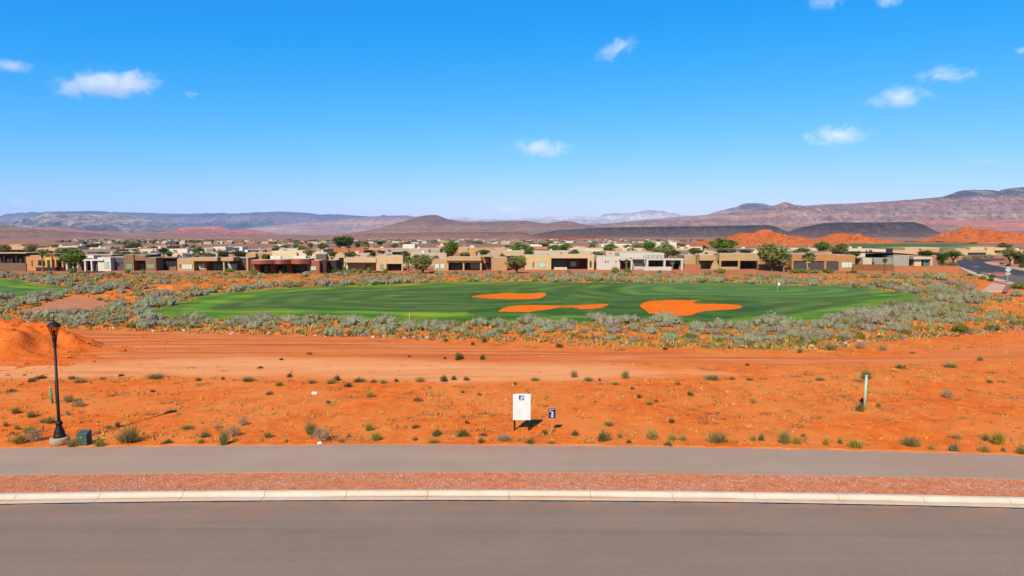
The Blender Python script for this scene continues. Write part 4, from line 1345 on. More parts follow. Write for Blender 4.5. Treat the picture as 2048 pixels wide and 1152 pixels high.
h = House('adobe_house', 53, 128, 541, 'orange tan adobe house with a yellow entry block')
h.solid(53, 92, 511, None, 0, 10, C(206, 148, 100)); h.solid(92, 104, 514, None, -0.6, 3, C(222, 180, 80), 'entry_block')
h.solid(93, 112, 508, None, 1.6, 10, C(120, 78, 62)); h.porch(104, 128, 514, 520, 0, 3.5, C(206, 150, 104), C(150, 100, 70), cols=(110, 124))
h.window(64, 66, 520, 532, 0, DKGL); h.window(77, 84, 520, 531, 0, DKGL); h.window(87, 91, 521, 532, 0, DKGL)
h.window(95, 101, 520, 535, -.6, DKGL, 1, 'door'); h.window(106, 109, 521, 530, 3.5, DKGL); h.window(115, 123, 521, 531, 3.5, DKGL)
h.solid(72, 128, 534.5, None, -4, 0.3, DKBROWN, 'garden_fence', roof=False)

h = House('white_house', 132, 249, 542, 'white modern house with an open columned porch and shade-grey side wall')
h.solid(141, 157, 513, None, 6, 8, WHITE); h.solid(157, 168, 512.5, None, 6.5, 8, C(170, 150, 130)); h.solid(168, 188, 511.2, None, 5.5, 8, WHITE)
h.window(171, 186, 516, 517.8, 5.5, DKGL, 1)
h.solid(157, 224, 509.6, None, 9, 8, C(150, 128, 108)); h.solid(196, 222, 515, None, 0.5, 12, C(214, 222, 218)); h.solid(222.3, 249, 515.5, None, 2.5, 10, SLATE)  # slate tone puts the right side wall's shade into its colour
h.porch(132, 206, 519.2, 521.5, 0, 5.5, WHITE, C(120, 112, 104), cols=(132.3, 148, 169, 182), cw=2.6, roof=ROOFM)
h.solid(184.7, 194, 521, None, 1.2, 3.5, C(128, 122, 112), 'stone_pier', roof=False)
h.window(144, 148, 528, 537, 5.5, PALE); h.window(152, 157, 528, 537, 5.5, PALE); h.window(173, 182, 523, 534, 5.5, DKGL, 2)
h.window(209.5, 213, 525, 537, .5, PALE); h.window(215, 218.5, 524, 538, .5, AQUA, 1, 'door'); h.window(234, 240, 525, 532, 2.5, DKGL); h.window(242.5, 246, 524.5, 527.5, 2.5, DKGL)

h = House('brown_house', 248, 356, 542, 'brown stucco house with three tall windows and a shade-black side wall')
h.solid(248.5, 268, 509.6, None, 0, 10, BROWN); h.solid(268, 292, 510.6, 521, 0.4, 3, BROWN, 'parapet')
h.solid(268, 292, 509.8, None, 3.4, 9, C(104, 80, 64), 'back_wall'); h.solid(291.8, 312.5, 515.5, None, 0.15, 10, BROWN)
h.solid(312.8, 355, 516, None, 4.5, 9, plain((0.030, 0.024, 0.026), 0.9, 0.15, name='shade_dark_stucco')); h.solid(313, 354, 513.5, 516, 3.5, 1.2, C(150, 122, 98), 'roof_edge', roof=False)  # near-black stucco paints the shadow side of the brown house
h.window(252.5, 265.5, 527, 538.5, 0, GRNGL, 4); h.window(276.5, 289, 527, 539, 3.4, GRNGL, 3, 'patio_door'); h.window(294.5, 309.5, 527, 537.5, .15, GRNGL, 3)
h.solid(339, 347, 534, None, .5, .5, BROWN, 'garden_wall', roof=False); h.solid(347.3, 353, 533, None, .4, .6, BROWN, 'gate_pier', roof=False)

h = House('tan_house', 355, 497, 542, 'long tan house with two flat canopies and pale blinds')
h.solid(355, 388, 517, None, 0, 11, TAN); h.solid(388, 435, 515, 522, -0.4, 5, TAN, 'canopy'); h.solid(388.2, 413, 520, None, 2, 8, C(168, 130, 96), 'wall')
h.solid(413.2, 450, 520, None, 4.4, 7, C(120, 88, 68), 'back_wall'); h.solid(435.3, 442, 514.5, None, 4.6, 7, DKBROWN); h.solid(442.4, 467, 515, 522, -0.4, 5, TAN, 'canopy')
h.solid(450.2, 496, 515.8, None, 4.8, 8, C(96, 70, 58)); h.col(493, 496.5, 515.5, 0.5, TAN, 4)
h.window(359.5, 361.5, 528, 536, 0, DKGL); h.window(364.5, 385, 528, 538.5, 0, PALE, 3); h.window(396, 410, 528, 538.5, 2, PALE, 2); h.window(388.8, 392, 528, 538, 2, GRNGL)
h.window(425.5, 447.5, 527.5, 539, 4.4, TEAL, 3, 'patio_door'); h.window(455, 475, 527, 540, 4.8, AQUA, 4, 'patio_door'); h.col(446.6, 449, 522, 0, C(206, 180, 150))

h = House('red_house', 498, 675, 548, 'red brown house with three rounded canopies')
for a, b, ym in ((502, 547, 520), (548.5, 580, 519), (582, 620, 518)):
    n = 9
    pts = [(h.px(a), 4.5)] + [(h.px(a + (b - a) * i / n), 0.0 - 2.4 * math.sin(math.pi * i / n)) for i in range(n + 1)] + [(h.px(b), 4.5)]
    MB().prism(pts, h.pz(527.5), h.pz(ym)).build('canopy', REDBR, h.r)
    MB().prism([(x_ * 0.985, y_ + .2) for x_, y_ in pts], h.pz(ym) + .002, h.pz(ym) + .05).build('roof', ROOFM, h.r)
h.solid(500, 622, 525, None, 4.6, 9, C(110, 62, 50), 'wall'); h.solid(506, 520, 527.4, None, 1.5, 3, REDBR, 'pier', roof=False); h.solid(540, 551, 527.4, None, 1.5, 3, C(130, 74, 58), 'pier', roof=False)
h.solid(574, 584, 527.4, None, 1.5, 3, C(130, 74, 58), 'pier', roof=False); h.solid(614, 639, 521.5, None, 0.6, 8, REDBR, 'wall')
h.window(520.5, 537, 531.5, 545, 4.6, AQUA, 1); h.window(552, 573, 530.5, 545, 4.6, DKGL, 3, 'patio_door'); h.window(590, 612, 529, 543, 4.6, TEAL, 2, 'patio_door'); h.window(621.5, 633, 532, 541, .6, AQUA, 2)
h.solid(638.6, 653, 522, None, 2.0, 7, C(84, 46, 44), 'side_wall'); h.solid(653.4, 673, 520.6, None, 5, 6, C(66, 42, 44), 'side_wall')  # maroon side walls: the red stucco with its shade painted in

h = House('beige_house', 686, 807, 542, 'beige house with a deep porch behind round shrubs')
h.solid(688, 752.2, 516, 525, -0.3, 5, SAND, 'parapet'); h.solid(688.3, 752, 524, None, 2.6, 8, C(190, 164, 128), 'wall'); h.col(687.8, 690.5, 524.8, 0, SAND)
h.solid(752.5, 773, 512, None, 0, 10, SAND); h.porch(773.2, 806, 512, 527.6, 0, 4, SAND, DKBROWN, cols=(803.2,), cw=2.6)
h.solid(775, 800, 511, None, 6, 6, CREAM); h.window(691, 696.5, 530, 539, 2.6, AQUA); h.window(731, 741, 529.5, 539.5, 2.6, TEAL, 2); h.window(776, 801, 530, 540.5, 4, DKGL, 4, 'patio_door'); h.window(761, 767, 529, 539, 0, GRNGL)

h = House('twin_porch_house', 867, 1015, 541, 'tan house with two dark patio bays and a pergola')
h.solid(867.5, 893.5, 518, None, 0, 9, TAN); h.solid(893.8, 962, 514, 524.5, -.3, 5, TAN, 'parapet'); h.solid(893, 963, 519.6, 521, -.8, .5, C(216, 186, 146), 'ledge', roof=False)
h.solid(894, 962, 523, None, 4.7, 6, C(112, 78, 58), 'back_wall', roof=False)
for c in (893.6, 925.4, 960): h.col(c, c + 3.3, 524.4, 0, TAN, 1.0)
h.solid(963.4, 980, 512, None, 4, 8, C(186, 142, 98)); h.solid(986, 1014, 515.4, None, .6, 9, C(192, 150, 104))
h.window(869.8, 879, 526.6, 537, 0, PALE, 1); h.window(880.3, 889.5, 526.6, 537, 0, PALE, 1); h.window(898, 923, 526, 539, 4.7, TEAL, 4, 'patio_door'); h.window(940, 959, 526, 538, 4.7, AQUA, 2, 'patio_door')
h.window(966, 979, 526, 538, 4, DKGL, 3, 'patio_door')
for i in range(6): h.solid(967 + i * 2.6, 968 + i * 2.6, 513.5, 521, .5 + i * .35, .35, WOODD, 'pergola_slat', roof=False)
h.col(983, 985.4, 513, 1.2, TAN); h.solid(966, 985.4, 512.4, 513.6, .8, 3.5, TAN, 'pergola_beam', roof=False)

h = House('wide_porch_house', 1049, 1188, 539.5, 'sand coloured house with one wide shaded porch')
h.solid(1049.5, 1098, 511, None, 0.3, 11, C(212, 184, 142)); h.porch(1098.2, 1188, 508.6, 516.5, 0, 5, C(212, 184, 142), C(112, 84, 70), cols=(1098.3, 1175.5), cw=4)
h.solid(1178.5, 1187.8, 516, None, .004, 4, C(212, 184, 142), 'wall', roof=False)
h.window(1076.5, 1091, 524, 535.8, .3, AQUA, 1); h.window(1065.5, 1068.3, 524, 535, .3, TEAL); h.window(1104, 1132, 520, 535, 5, TEAL, 3, 'patio_door'); h.window(1140, 1153, 523, 533, 5, AQUA, 1); h.window(1160, 1170, 521, 536, 5, WOODD, 1, 'door')
h.window(1179.5, 1183, 522, 535, .004, DKGL); h.solid(1108, 1134, 534.5, None, .3, .4, CREAM, 'garden_wall', roof=False)

h = House('terrace_house', 1192, 1368, 540, 'pale grey house with a railed roof terrace and open bays')
h.solid(1193, 1240, 513, None, 3, 12, GREYW); h.solid(1239, 1328, 506.2, None, 8, 10, GREYW)
h.porch(1240.4, 1264, 518.5, 520.8, 0, 4.5, GREYW, C(120, 112, 104), cols=(1261.6,), cw=3); h.solid(1264.6, 1292, 516, None, 2.2, 6, GREYW)
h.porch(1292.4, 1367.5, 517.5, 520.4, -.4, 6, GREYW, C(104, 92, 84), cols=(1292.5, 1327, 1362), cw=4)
h.solid(1267, 1288, 519, 524, .6, 1.6, DARK, 'awning', roof=False)
for v_ in (510.8, 513.8): h.solid(1287, 1367.5, v_, v_ + .5, -.2, .12, FRAME, 'rail', roof=False)
for i in range(10): h.solid(1287 + i * 8.8, 1287.6 + i * 8.8, 510.9, 517.6, -.3, .1, FRAME, 'baluster', roof=False)
h.window(1243, 1260, 524, 538, 4.5, DKGL, 2, 'patio_door'); h.window(1271, 1285, 525, 537, 2.2, PALE, 3, 'patio_door'); h.window(1300, 1325, 522, 535, 5.6, DKGL, 3, 'patio_door'); h.window(1333, 1358, 522, 535, 5.6, DKGL, 3, 'patio_door')
for u_ in (1210, 1215, 1231): h.window(u_, u_ + 1.7, 521.5, 526, 3, DKGL)
h.solid(1288, 1343, 533.5, None, -3, .25, GREYW, 'terrace_wall', roof=False)

h = House('olive_house', 1366, 1520, 538.5, 'olive tan house with heavy parapets and three recessed bays')
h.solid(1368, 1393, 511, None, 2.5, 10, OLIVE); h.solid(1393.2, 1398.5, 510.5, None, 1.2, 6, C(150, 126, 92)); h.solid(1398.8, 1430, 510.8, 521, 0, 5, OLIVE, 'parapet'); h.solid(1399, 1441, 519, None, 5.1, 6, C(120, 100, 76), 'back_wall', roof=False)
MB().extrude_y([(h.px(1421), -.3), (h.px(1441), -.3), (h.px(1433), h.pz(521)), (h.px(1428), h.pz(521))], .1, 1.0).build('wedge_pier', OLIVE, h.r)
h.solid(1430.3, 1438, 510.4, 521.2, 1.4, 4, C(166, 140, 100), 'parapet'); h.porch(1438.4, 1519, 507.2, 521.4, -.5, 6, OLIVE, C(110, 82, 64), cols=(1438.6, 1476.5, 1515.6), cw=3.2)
h.window(1400, 1424, 522.5, 537, 5.1, GRNGL, 3, 'patio_door'); h.window(1442.5, 1475.5, 522.5, 533, 5.4, DKGL, 3, 'patio_door'); h.window(1485, 1506, 522.5, 536, 5.4, DKGL, 2, 'patio_door')
h.solid(1442, 1476, 533.6, None, 0, .3, OLIVE, 'low_wall', roof=False)
for u_ in (1374, 1382): h.window(u_, u_ + 2, 521, 527, 2.5, PALE)
h.solid(1358, 1401, 528.5, None, -3, .3, C(186, 112, 74), 'garden_wall', roof=False)

h = House('garage_house', 1582, 1710, 541, 'tan brown house with three dark garage doors behind palms')
GB = C(190, 136, 82)
h.solid(1583, 1587, 508, None, 0, 12, GB); h.solid(1583.2, 1671, 508.2, 522, .02, 12, GB, 'parapet'); h.solid(1671.3, 1709.5, 510.4, None, -.2, 12, GB)
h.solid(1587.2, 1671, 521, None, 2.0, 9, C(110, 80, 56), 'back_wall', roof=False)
for c in (1613.5, 1648.2): h.col(c, c + 4.6, 521.8, .05, GB, 1)
GD = plain((0.075, 0.070, 0.080), 0.6, 0.06, name='garage_panel')
for a, b in ((1588, 1613), (1618.6, 1648), (1653, 1677)):
    x0, x1 = h.px(a, .3), h.px(b, .3)
    if b == 1677: x0, x1, off = h.px(a, -.3), h.px(b, -.3), -.26
    else: off = .4
    g_ = MB().box(x0, x1, off, off + .05, -.2, h.pz(522.4)).build('garage_door', GD, h.r)
    for k in range(4): MB().box(x0 + .06, x1 - .06, off - .02, off - .0015, .1 + k * .62, .1 + k * .62 + .57).build('door_panel', GD, g_)
h.window(1682.3, 1704, 524, 535.5, -.2, PALE, 3)
h.solid(1597, 1655, 505.6, 508.2, 5, 6, C(150, 128, 116), 'roof_monitor', roof=ROOFB)

h = House('modern_house', 1709, 1864, 541, 'grey modern house with a long black sloping roof')
h.solid(1725, 1746, 516, None, 1.5, 6, C(206, 196, 180), 'stone_wall'); h.solid(1712, 1725, 515, 517.2, 2.5, 6, C(130, 124, 118), 'roof_slab'); h.solid(1711, 1725, 517, None, 7, 3, DARK, 'back_wall', roof=False)
h.solid(1746.2, 1785, 516.3, None, 0.6, 9, GREY); h.solid(1785.3, 1817, 511.8, None, .2, 9, C(164, 164, 164)); h.window(1744.6, 1747.5, 523, 529, .6, DKGL)
h.solid(1750, 1786, 508, 516.5, 6, 6, DARK, 'clerestory', roof=False)
mb = MB(); xa, xb = h.px(1736, 3), h.px(1836, 3)
mb.extrude_y([(xa, h.pz(506.6, 3)), (h.px(1785, 3), h.pz(507.6, 3)), (xb, h.pz(511.4, 3)), (xb, h.pz(509.6, 3)), (h.px(1785, 3), h.pz(505.2, 3)), (xa, h.pz(504.8, 3))], 2.5, 14)
mb.build('sloping_roof', plain((0.016, 0.018, 0.026), 0.6, 0.1, name='black_roof'), h.r)
h.solid(1817.3, 1828, 513.5, None, 5, 5, DARK, 'entry_recess', roof=False); h.solid(1826, 1864, 514.2, 518.5, .4, 8, C(206, 194, 172), 'parapet'); h.solid(1828, 1842, 518, None, 1.2, 6, C(206, 194, 172)); h.solid(1860.5, 1864, 518, None, .5, 6, C(206, 194, 172)); h.solid(1841, 1861, 518, None, 2.6, 4, DARK, 'back_wall', roof=False)
h.window(1845, 1860, 520, 532, 1.6, TEAL, 3, 'corner_window'); h.solid(1817, 1828, 524, 532, 4.4, .3, WOODD, 'door', roof=False)

h = House('corner_house', 1904, 2016, 514, 'sand house at the bend of the side street, below the fairway')
h.solid(1908, 1930, 496.5, None, 4, 12, C(176, 156, 130)); h.solid(1912, 1972, 500, None, 0, 10, SAND); h.solid(1938, 1988, 494, None, 3, 5, C(214, 186, 140)); h.solid(1972.2, 2010, 495.5, None, 1, 4, C(214, 190, 146))
h.window(1934, 1970, 505, 510, 0, DKGL, 5); h.window(1991, 2008, 502, 509, 1, GRNGL, 3); h.solid(1989, 2010, 501, 503, .2, .8, DKBROWN, 'shade', roof=False)
h.solid(1928, 2026, 510.3, None, -7, .4, C(186, 108, 72), 'garden_wall', roof=False)

h = House('long_house', 1808, 1900, 512, 'long tan house behind the modern house, under the fairway')
h.solid(1842, 1898, 497.5, None, 0, 14, C(200, 160, 116)); h.solid(1808, 1880, 495, None, 3, 16, C(206, 176, 132)); h.solid(1762, 1842, 501, None, 2, 14, C(206, 176, 146)); h.window(1852, 1884, 505, 510, 0, DKGL, 4)

# walls along the plots
def yard_wall(name, u0, u1, vt, vb, mat, label, cat='wall', Y=None):
    h = House(name, u0, u1, vb, label, cat, Y)
    h.solid(u0, u1, vt, None, 0, .35, mat, 'wall_panel', roof=False)
    h.solid(u0 - .3, u1 + .3, vt - .5, vt, -.05, .45, mat, 'wall_cap', roof=False)


yard_wall('yard_wall', 1706, 1787, 529.5, 541.5, C(146, 96, 56), 'brown yard wall in front of the grey modern house')
yard_wall('yard_wall', 1788.5, 1918, 532.5, 544, C(196, 118, 74), 'terracotta yard wall beside the sagebrush on the right')
yard_wall('yard_wall', 1517, 1584, 529, 540, C(178, 112, 78), 'low brick red wall between the olive house and garages')
yard_wall('yard_wall', 635, 690, 535, 543, C(110, 76, 60), 'brown garden wall between the red house and beige house')
f = House('board_fence', 2019, 2080, 528, 'dark wooden board fence at the right edge above the pavement', 'fence')
for i in range(13): f.solid(2019 + i * 4.2, 2022.7 + i * 4.2, 512.3 + .45 * i, None, -i * .6, .12, WOODD, 'board', roof=False)

# --- houses behind: (u0, u1, v top, colour, extras, label); distance follows from a five metre roof
def back_house(u0, u1, vt, mat, label, blocks=(), recess=(), wins=(), hgt=5.0, depth=14, roof=ROOFM, name='flat_roof_house'):
    Y = F * (CAM_Z - hgt) / (vt - HORIZON) * 1.0
    Y = max(227, min(Y, 900))
    h = House(name, u0, u1, 500, label, Y=Y)
    h.solid(u0, u1, vt, None, 0, depth, mat, 'wall', roof=roof)
    for (a, b, v, m) in blocks: h.solid(a, b, v, None, -1.5 if v >= vt else 1.5, 7, m, 'wing', roof=roof)
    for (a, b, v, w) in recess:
        h.solid(a, b, v, w, -1.6, .5, DARK, 'porch_shade_slab', roof=False)  # dark slab standing in for the shade of a recess
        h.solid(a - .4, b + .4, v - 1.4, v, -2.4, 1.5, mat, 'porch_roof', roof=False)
    rr = random.Random(int(u0 * 3 + vt))
    if name == 'flat_roof_house':
        for _ in range(2 if u1 - u0 > 30 else 1):        # small openings and rooftop boxes
            a = rr.uniform(u0 + 2, u1 - 6); w_ = rr.uniform(2.5, 6)
            if not any(x[0] - 6 <= a <= x[1] for x in list(recess) + [q for q in blocks if q[2] >= vt]): h.window(a, a + w_, vt + 2.2, vt + rr.uniform(4, 6), 0, DKGL, 1)
            a = rr.uniform(u0 + 2, u1 - 4); zt_ = h.pz(vt)
            x_ = h.px(a); d_ = rr.uniform(3, depth - 3) if depth > 6 else 1.5
            MB().box(x_, x_ + rr.uniform(.6, 1.6), d_, d_ + 1.0, zt_ + .052, zt_ + rr.uniform(.4, .9)).build('roof_unit', rr.choice([WHITE, GREY, mat]), h.r)
    for (a, b, v, w) in wins: h.window(a, b, v, w, -1.56 if any(x[0] <= a <= x[1] and x[2] >= vt for x in blocks) else 0, DKGL, 1)
    return h


B = back_house
B(12, 54, 493, C(204, 172, 130), 'low tan house with dark ribbon windows behind the left edge house', recess=((16, 50, 499.5, 505),))
B(72, 116, 496, C(212, 160, 122), 'pinkish tan house between two leafy trees at left', blocks=((104, 112.5, 498, C(224, 176, 138)), (112.6, 127, 498.3, C(96, 70, 60))), wins=((80, 84, 501, 505),))  # dark brown wing paints the right side as shade
B(119, 158, 492, CREAM, 'small cream house with a chimney on the left skyline', blocks=((121, 126, 489.5, CREAM),))
B(164, 234, 499.5, C(150, 132, 124), 'long grey brown house behind the white modern house', blocks=((176, 232, 503.5, C(96, 88, 92)),), roof=ROOFB)
B(243, 276, 497.3, C(228, 178, 116), 'golden tan house above the brown house', blocks=((276, 284, 498.5, C(150, 110, 84)),))
B(281, 314, 498, CREAM, 'cream house with a raised cube left of the small dark tree', blocks=((281, 298, 502, C(120, 104, 96)),), wins=((290, 294, 504, 506),))
B(222, 302, 503.5, C(214, 196, 176), 'long cream roofed house just behind the brown house', blocks=((292, 316, 506.8, C(206, 180, 150)),), wins=((300, 303, 509, 513),))
B(314, 356, 509.5, C(216, 202, 178), 'cream house behind the shade-black side wall', blocks=((345, 367, 506.8, C(214, 190, 152)),), wins=((362, 365, 511.5, 515),))
B(340, 376, 498, C(220, 220, 214), 'pale grey house left of the tall palm', blocks=((352, 373, 497.5, WHITE),))
B(368, 386, 507.6, SLATE, 'dark slate house behind the palm tree', wins=((374, 377, 510, 513),))
B(405, 453, 496, C(212, 204, 192), 'white house with stepped cubes right of the tall palm', blocks=((428, 452, 493.8, WHITE), (414, 428, 497, C(150, 138, 128))))
B(400, 452, 505.5, C(110, 108, 118), 'slate house with white porch column behind the tan canopies', blocks=((418, 436, 506, C(196, 200, 198)),), recess=((438, 450, 508.5, 512),))
B(458, 500, 508.5, C(206, 156, 104), 'orange tan house low behind the long tan house', blocks=((462, 480, 509, C(190, 130, 84)),))
B(440, 463, 494, WHITE, 'small white house left of the white domed roof', blocks=((470, 486, 493.4, WHITE),))
B(491, 531, 499.5, C(104, 102, 116), 'slate blue house with a white corner', blocks=((490, 496.6, 500, WHITE), (531, 545, 496.5, C(180, 138, 92))), wins=((505, 509, 502.5, 506),))
B(480, 546, 506.5, C(192, 146, 88), 'olive gold house behind the red canopies', blocks=((492, 512, 507, C(204, 160, 98)),))
B(528, 614, 511.5, C(222, 214, 198), 'low white house directly behind the red house', blocks=((541, 562, 511.8, WHITE), (572, 586, 509, WHITE), (588, 612, 511.9, WHITE)), wins=((573, 585, 513, 515),))
B(545, 606, 502, C(222, 210, 186), 'cream house behind the low white house', blocks=((545, 594, 505, CREAM),))
B(611, 648, 499.3, C(176, 160, 148), 'grey roofed house left of the terracotta house', roof=ROOFB)
B(605, 654, 506.6, CREAM, 'cream house with an end darkened as if shaded', blocks=((632, 653, 508, C(110, 100, 100)),))  # grey end wing holds the side's shade in its colour
B(646, 728, 497.4, TERRA, 'long terracotta house with a square chimney', blocks=((689.5, 694, 493.6, TERRA), (744, 755.5, 500, TERRA)), recess=((728, 744, 500.5, 507), (755.5, 770, 502, 507)), roof=ROOFB)
B(655, 692, 508, C(206, 186, 152), 'beige house with an arched entry behind the brown garden wall', recess=((678, 687, 515.5, 528),))
B(690, 752, 508, C(204, 178, 150), 'pinkish beige house right behind the beige porch house', blocks=((735, 775, 509.5, C(170, 150, 128)),), wins=((735.5, 737, 509, 514),))
B(712, 775, 496.6, C(206, 178, 142), 'low tan house behind the terracotta house', roof=ROOFB)
B(770, 880, 497.6, C(176, 166, 152), 'wide grey house with a dark recessed bay', blocks=((820, 858, 498, C(184, 174, 160)), (866, 880, 500, C(170, 160, 148))), recess=((785, 815, 504, 511),))
B(803, 893, 507.2, C(202, 178, 152), 'long beige grey house behind the small palms')
B(873, 892, 491.5, C(206, 166, 124), 'small tan house left of the bright green tree', wins=((873.5, 876, 494, 497),))
B(917, 952, 495, C(206, 166, 112), 'tall tan house right of the bright green tree', blocks=((945, 985, 496.3, C(200, 156, 106)),), recess=((952, 984, 503, 510),), hgt=5.6)
B(985, 1013, 496.5, C(206, 168, 128), 'small pinkish tan house behind the pergola house', wins=((1000, 1003, 500, 502),))
B(955, 1005, 505.2, C(190, 172, 142), 'greyish beige house above the two patio bays', blocks=((958, 1003, 505.4, C(190, 172, 142)),))
B(1004, 1049, 502.6, C(198, 178, 148), 'beige house with a broad flat canopy', recess=((1008, 1044, 512, 515),), blocks=((1040, 1049, 505, C(206, 176, 140)),))
B(1009, 1036, 496.8, C(220, 140, 84), 'small orange house left of the dark green tree', wins=((1024, 1028, 499, 501),))
B(1062, 1112, 494, C(222, 132, 76), 'orange house with a long recess slot painted as shade', recess=((1072, 1106, 499, 502.5),), roof=ROOFB)
B(1068, 1186, 502.6, C(196, 190, 172), 'long grey white house behind the wide porch house')
B(1140, 1206, 497, C(224, 208, 176), 'cream house with a rounded canopy end', blocks=((1163, 1205, 497.5, CREAM),), recess=((1176, 1200, 503, 506),))
B(1144, 1172, 493.8, C(214, 180, 138), 'small tan house with roof boxes behind the cream canopy', wins=((1152, 1156, 496, 498),))
B(1212, 1302, 503.5, C(222, 198, 164), 'cream house behind the roof terrace', blocks=((1230, 1243, 498, C(206, 150, 110)), (1255, 1276, 504, C(216, 186, 150))))
B(1229, 1288, 496.8, C(226, 204, 172), 'second cream house stepping up behind the roof terrace', blocks=((1229, 1244, 497.4, C(200, 146, 106)),))
B(1202, 1262, 488, C(232, 226, 212), 'long white house on the skyline right of centre', blocks=((1226, 1258, 490.5, C(224, 204, 176)),))
B(1346, 1380, 498, C(214, 176, 138), 'pinkish tan house left of the olive house', wins=((1347, 1356, 501.5, 503.5),))
B(1375, 1414, 494, C(214, 208, 196), 'white grey house below the red rocks', wins=((1384, 1390, 497, 499),))
B(1376, 1434, 502.5, C(206, 184, 156), 'beige house directly behind the olive house', blocks=((1378, 1384, 501, C(206, 170, 136)),))
B(1488, 1516, 497.8, C(226, 216, 200), 'white roofed house beside the feathery tree')
B(1556, 1634, 496.5, C(212, 196, 180), 'grey beige house behind the garage house', blocks=((1560, 1588, 495.5, C(222, 170, 110)),))
B(1598, 1662, 503.6, C(186, 164, 146), 'low brown grey house just above the garages', roof=ROOFB)
B(1694, 1770, 498, C(222, 200, 178), 'pinkish cream house left of the long black roof', blocks=((1764.5, 1784, 496.4, DARK),))
B(2020, 2062, 500, C(206, 168, 126), 'tan house at the right edge above the board fence', depth=3)
B(1110, 1140, 490, C(214, 196, 168), 'small sand house among trees right of the orange slot house')
B(560, 600, 497.5, C(224, 214, 196), 'white house between round trees left of centre')
B(20, 46, 489, C(196, 160, 128), 'brown skyline house near the left edge')
B(300, 335, 492, C(190, 140, 104), 'brown skyline house with trees either side')
B(180, 214, 495, C(206, 190, 168), 'pale house below the far town at left')

for (a, b, vt, lab) in ((1290, 1322, 484.6, 'long white shed left of the palm on the far plain'), (1326, 1352, 485, 'second white shed beside the red rocks'), (1310, 1350, 489, 'white shed roof in front of the far sheds'),
                        (553, 572, 489, 'white shed behind the round trees, far left of centre'), (1100, 1128, 488.2, 'grey white shed behind the orange slot house'), (806, 830, 488.5, 'pale shed right of the large dark tree'), (1060, 1082, 489, 'white shed on the plain right of the palm trees')):
    B(a, b, vt, WHITE, lab, hgt=4.5, depth=10, name='white_shed')


# the town far out on the plain reads as one speckled mass
def far_town():
    V, Fc, Cc = [], [], []
    rng = np.random.default_rng(5)
    cube = np.array([(0, 0, 0), (1, 0, 0), (1, 1, 0), (0, 1, 0), (0, 0, 1), (1, 0, 1), (1, 1, 1), (0, 1, 1)], float)
    cf = np.array([(4, 5, 6, 7), (0, 1, 5, 4), (1, 2, 6, 5), (2, 3, 7, 6), (3, 0, 4, 7)])
    pal = [(0.50, 0.46, 0.43), (0.34, 0.27, 0.23), (0.26, 0.19, 0.16), (0.36, 0.22, 0.15), (0.16, 0.16, 0.18), (0.60, 0.58, 0.57), (0.07, 0.09, 0.05), (0.06, 0.08, 0.04), (0.07, 0.09, 0.05)]
    k = 0
    for _ in range(1500):
        if rng.random() < 0.35: u, v = rng.normal(290, 60), rng.uniform(480.2, 484)
        elif rng.random() < 0.6: u, v = rng.normal(960, 120), rng.uniform(480.2, 487)
        else: u, v = rng.uniform(150, 1500), rng.uniform(480.5, 488)
        x, y = G(u, v)
        s = rng.uniform(4, 11)
        hh = rng.uniform(2.0, 4.2)
        c = np.array(pal[rng.integers(len(pal))]) * ALB * rng.uniform(.8, 1.1)
        V.append(cube * (s, s * .7, hh) + (x, y, -1.2)); Fc.append(cf + k * 8); Cc.append(np.repeat(c[None], 8, 0)); k += 1
    t = NT('town_speck'); t.base(t.attr('tint').outputs['Color'], 0.9, 0.1)
    tag(link('distant_town', np_mesh('distant_town', np.concatenate(V), np.concatenate(Fc), [t.m], col=np.concatenate(Cc))), 'far-off town of pale roofs and trees on the plain', None, None, 'stuff')


far_town()
for u_, vt_, vb_, lab in ((1188, 472, 489, 'tall thin utility pole right of the cream canopy house'), (1333, 470, 488, 'thin utility pole above the white sheds'), (634, 478, 489, 'thin utility pole left of the large dark tree'), (1211, 475, 488, 'shorter utility pole just right of the tallest one')):
    Y = 900
    x, z = P(u_, vt_, Y)
    r_ = tag(empty('utility_pole', (x, Y, -1)), lab, 'pole')
    MB().tube([(0, 0, 0), (0, 0, z + 1)], .35, 6).build('pole_shaft', plain((0.10, 0.07, 0.05), 0.9, name='pole_wood'), r_)
    MB().box(-1.6, 1.6, -.12, .12, z - .6, z - .3).build('crossarm', plain((0.10, 0.07, 0.05), 0.9, name='pole_wood'), r_)
# ------------------------------------------------------------------ vegetation
def leaf_mat(name, rgb, var=0.35, hue=0.25, rough=0.75, trans=0.15):
    t = NT(name)
    a = t.attr('tint').outputs['Color']
    oi = t.n('ShaderNodeObjectInfo')
    c = t.mix(1.0, rgb, a, 'MULTIPLY')
    c = t.mix(1.0, c, t.ramp(oi.outputs['Random'], [(0.0, 1 - var * .5), (1.0, 1.0)]), 'MULTIPLY')
    t.base(c, rough, 0.15)
    if trans:
        tr = t.n('ShaderNodeBsdfTranslucent'); t.l(c, tr.inputs[0])
        mx = t.n('ShaderNodeMixShader'); mx.inputs[0].default_value = trans
        t.l(t.b.outputs[0], mx.inputs[1]); t.l(tr.outputs[0], mx.inputs[2]); t.l(mx.outputs[0], t.out.inputs['Surface'])
    return t.m


def leaves(rng, pos, dirs, length, width, up=0.25):
    """one narrow triangle per leaf or spray, growing from pos along dirs"""
    n = len(pos)
    d = dirs + rng.normal(0, 0.45, (n, 3)) + np.array([0, 0, up])
    d /= np.linalg.norm(d, axis=1, keepdims=True)
    s = np.cross(d, rng.normal(0, 1, (n, 3))); s /= np.linalg.norm(s, axis=1, keepdims=True) + 1e-9
    L = length * rng.uniform(.6, 1.3, (n, 1)); Wd = width * rng.uniform(.6, 1.3, (n, 1))
    V = np.stack([pos - s * Wd, pos + s * Wd, pos + d * L], 1)
    return V.reshape(-1, 3)


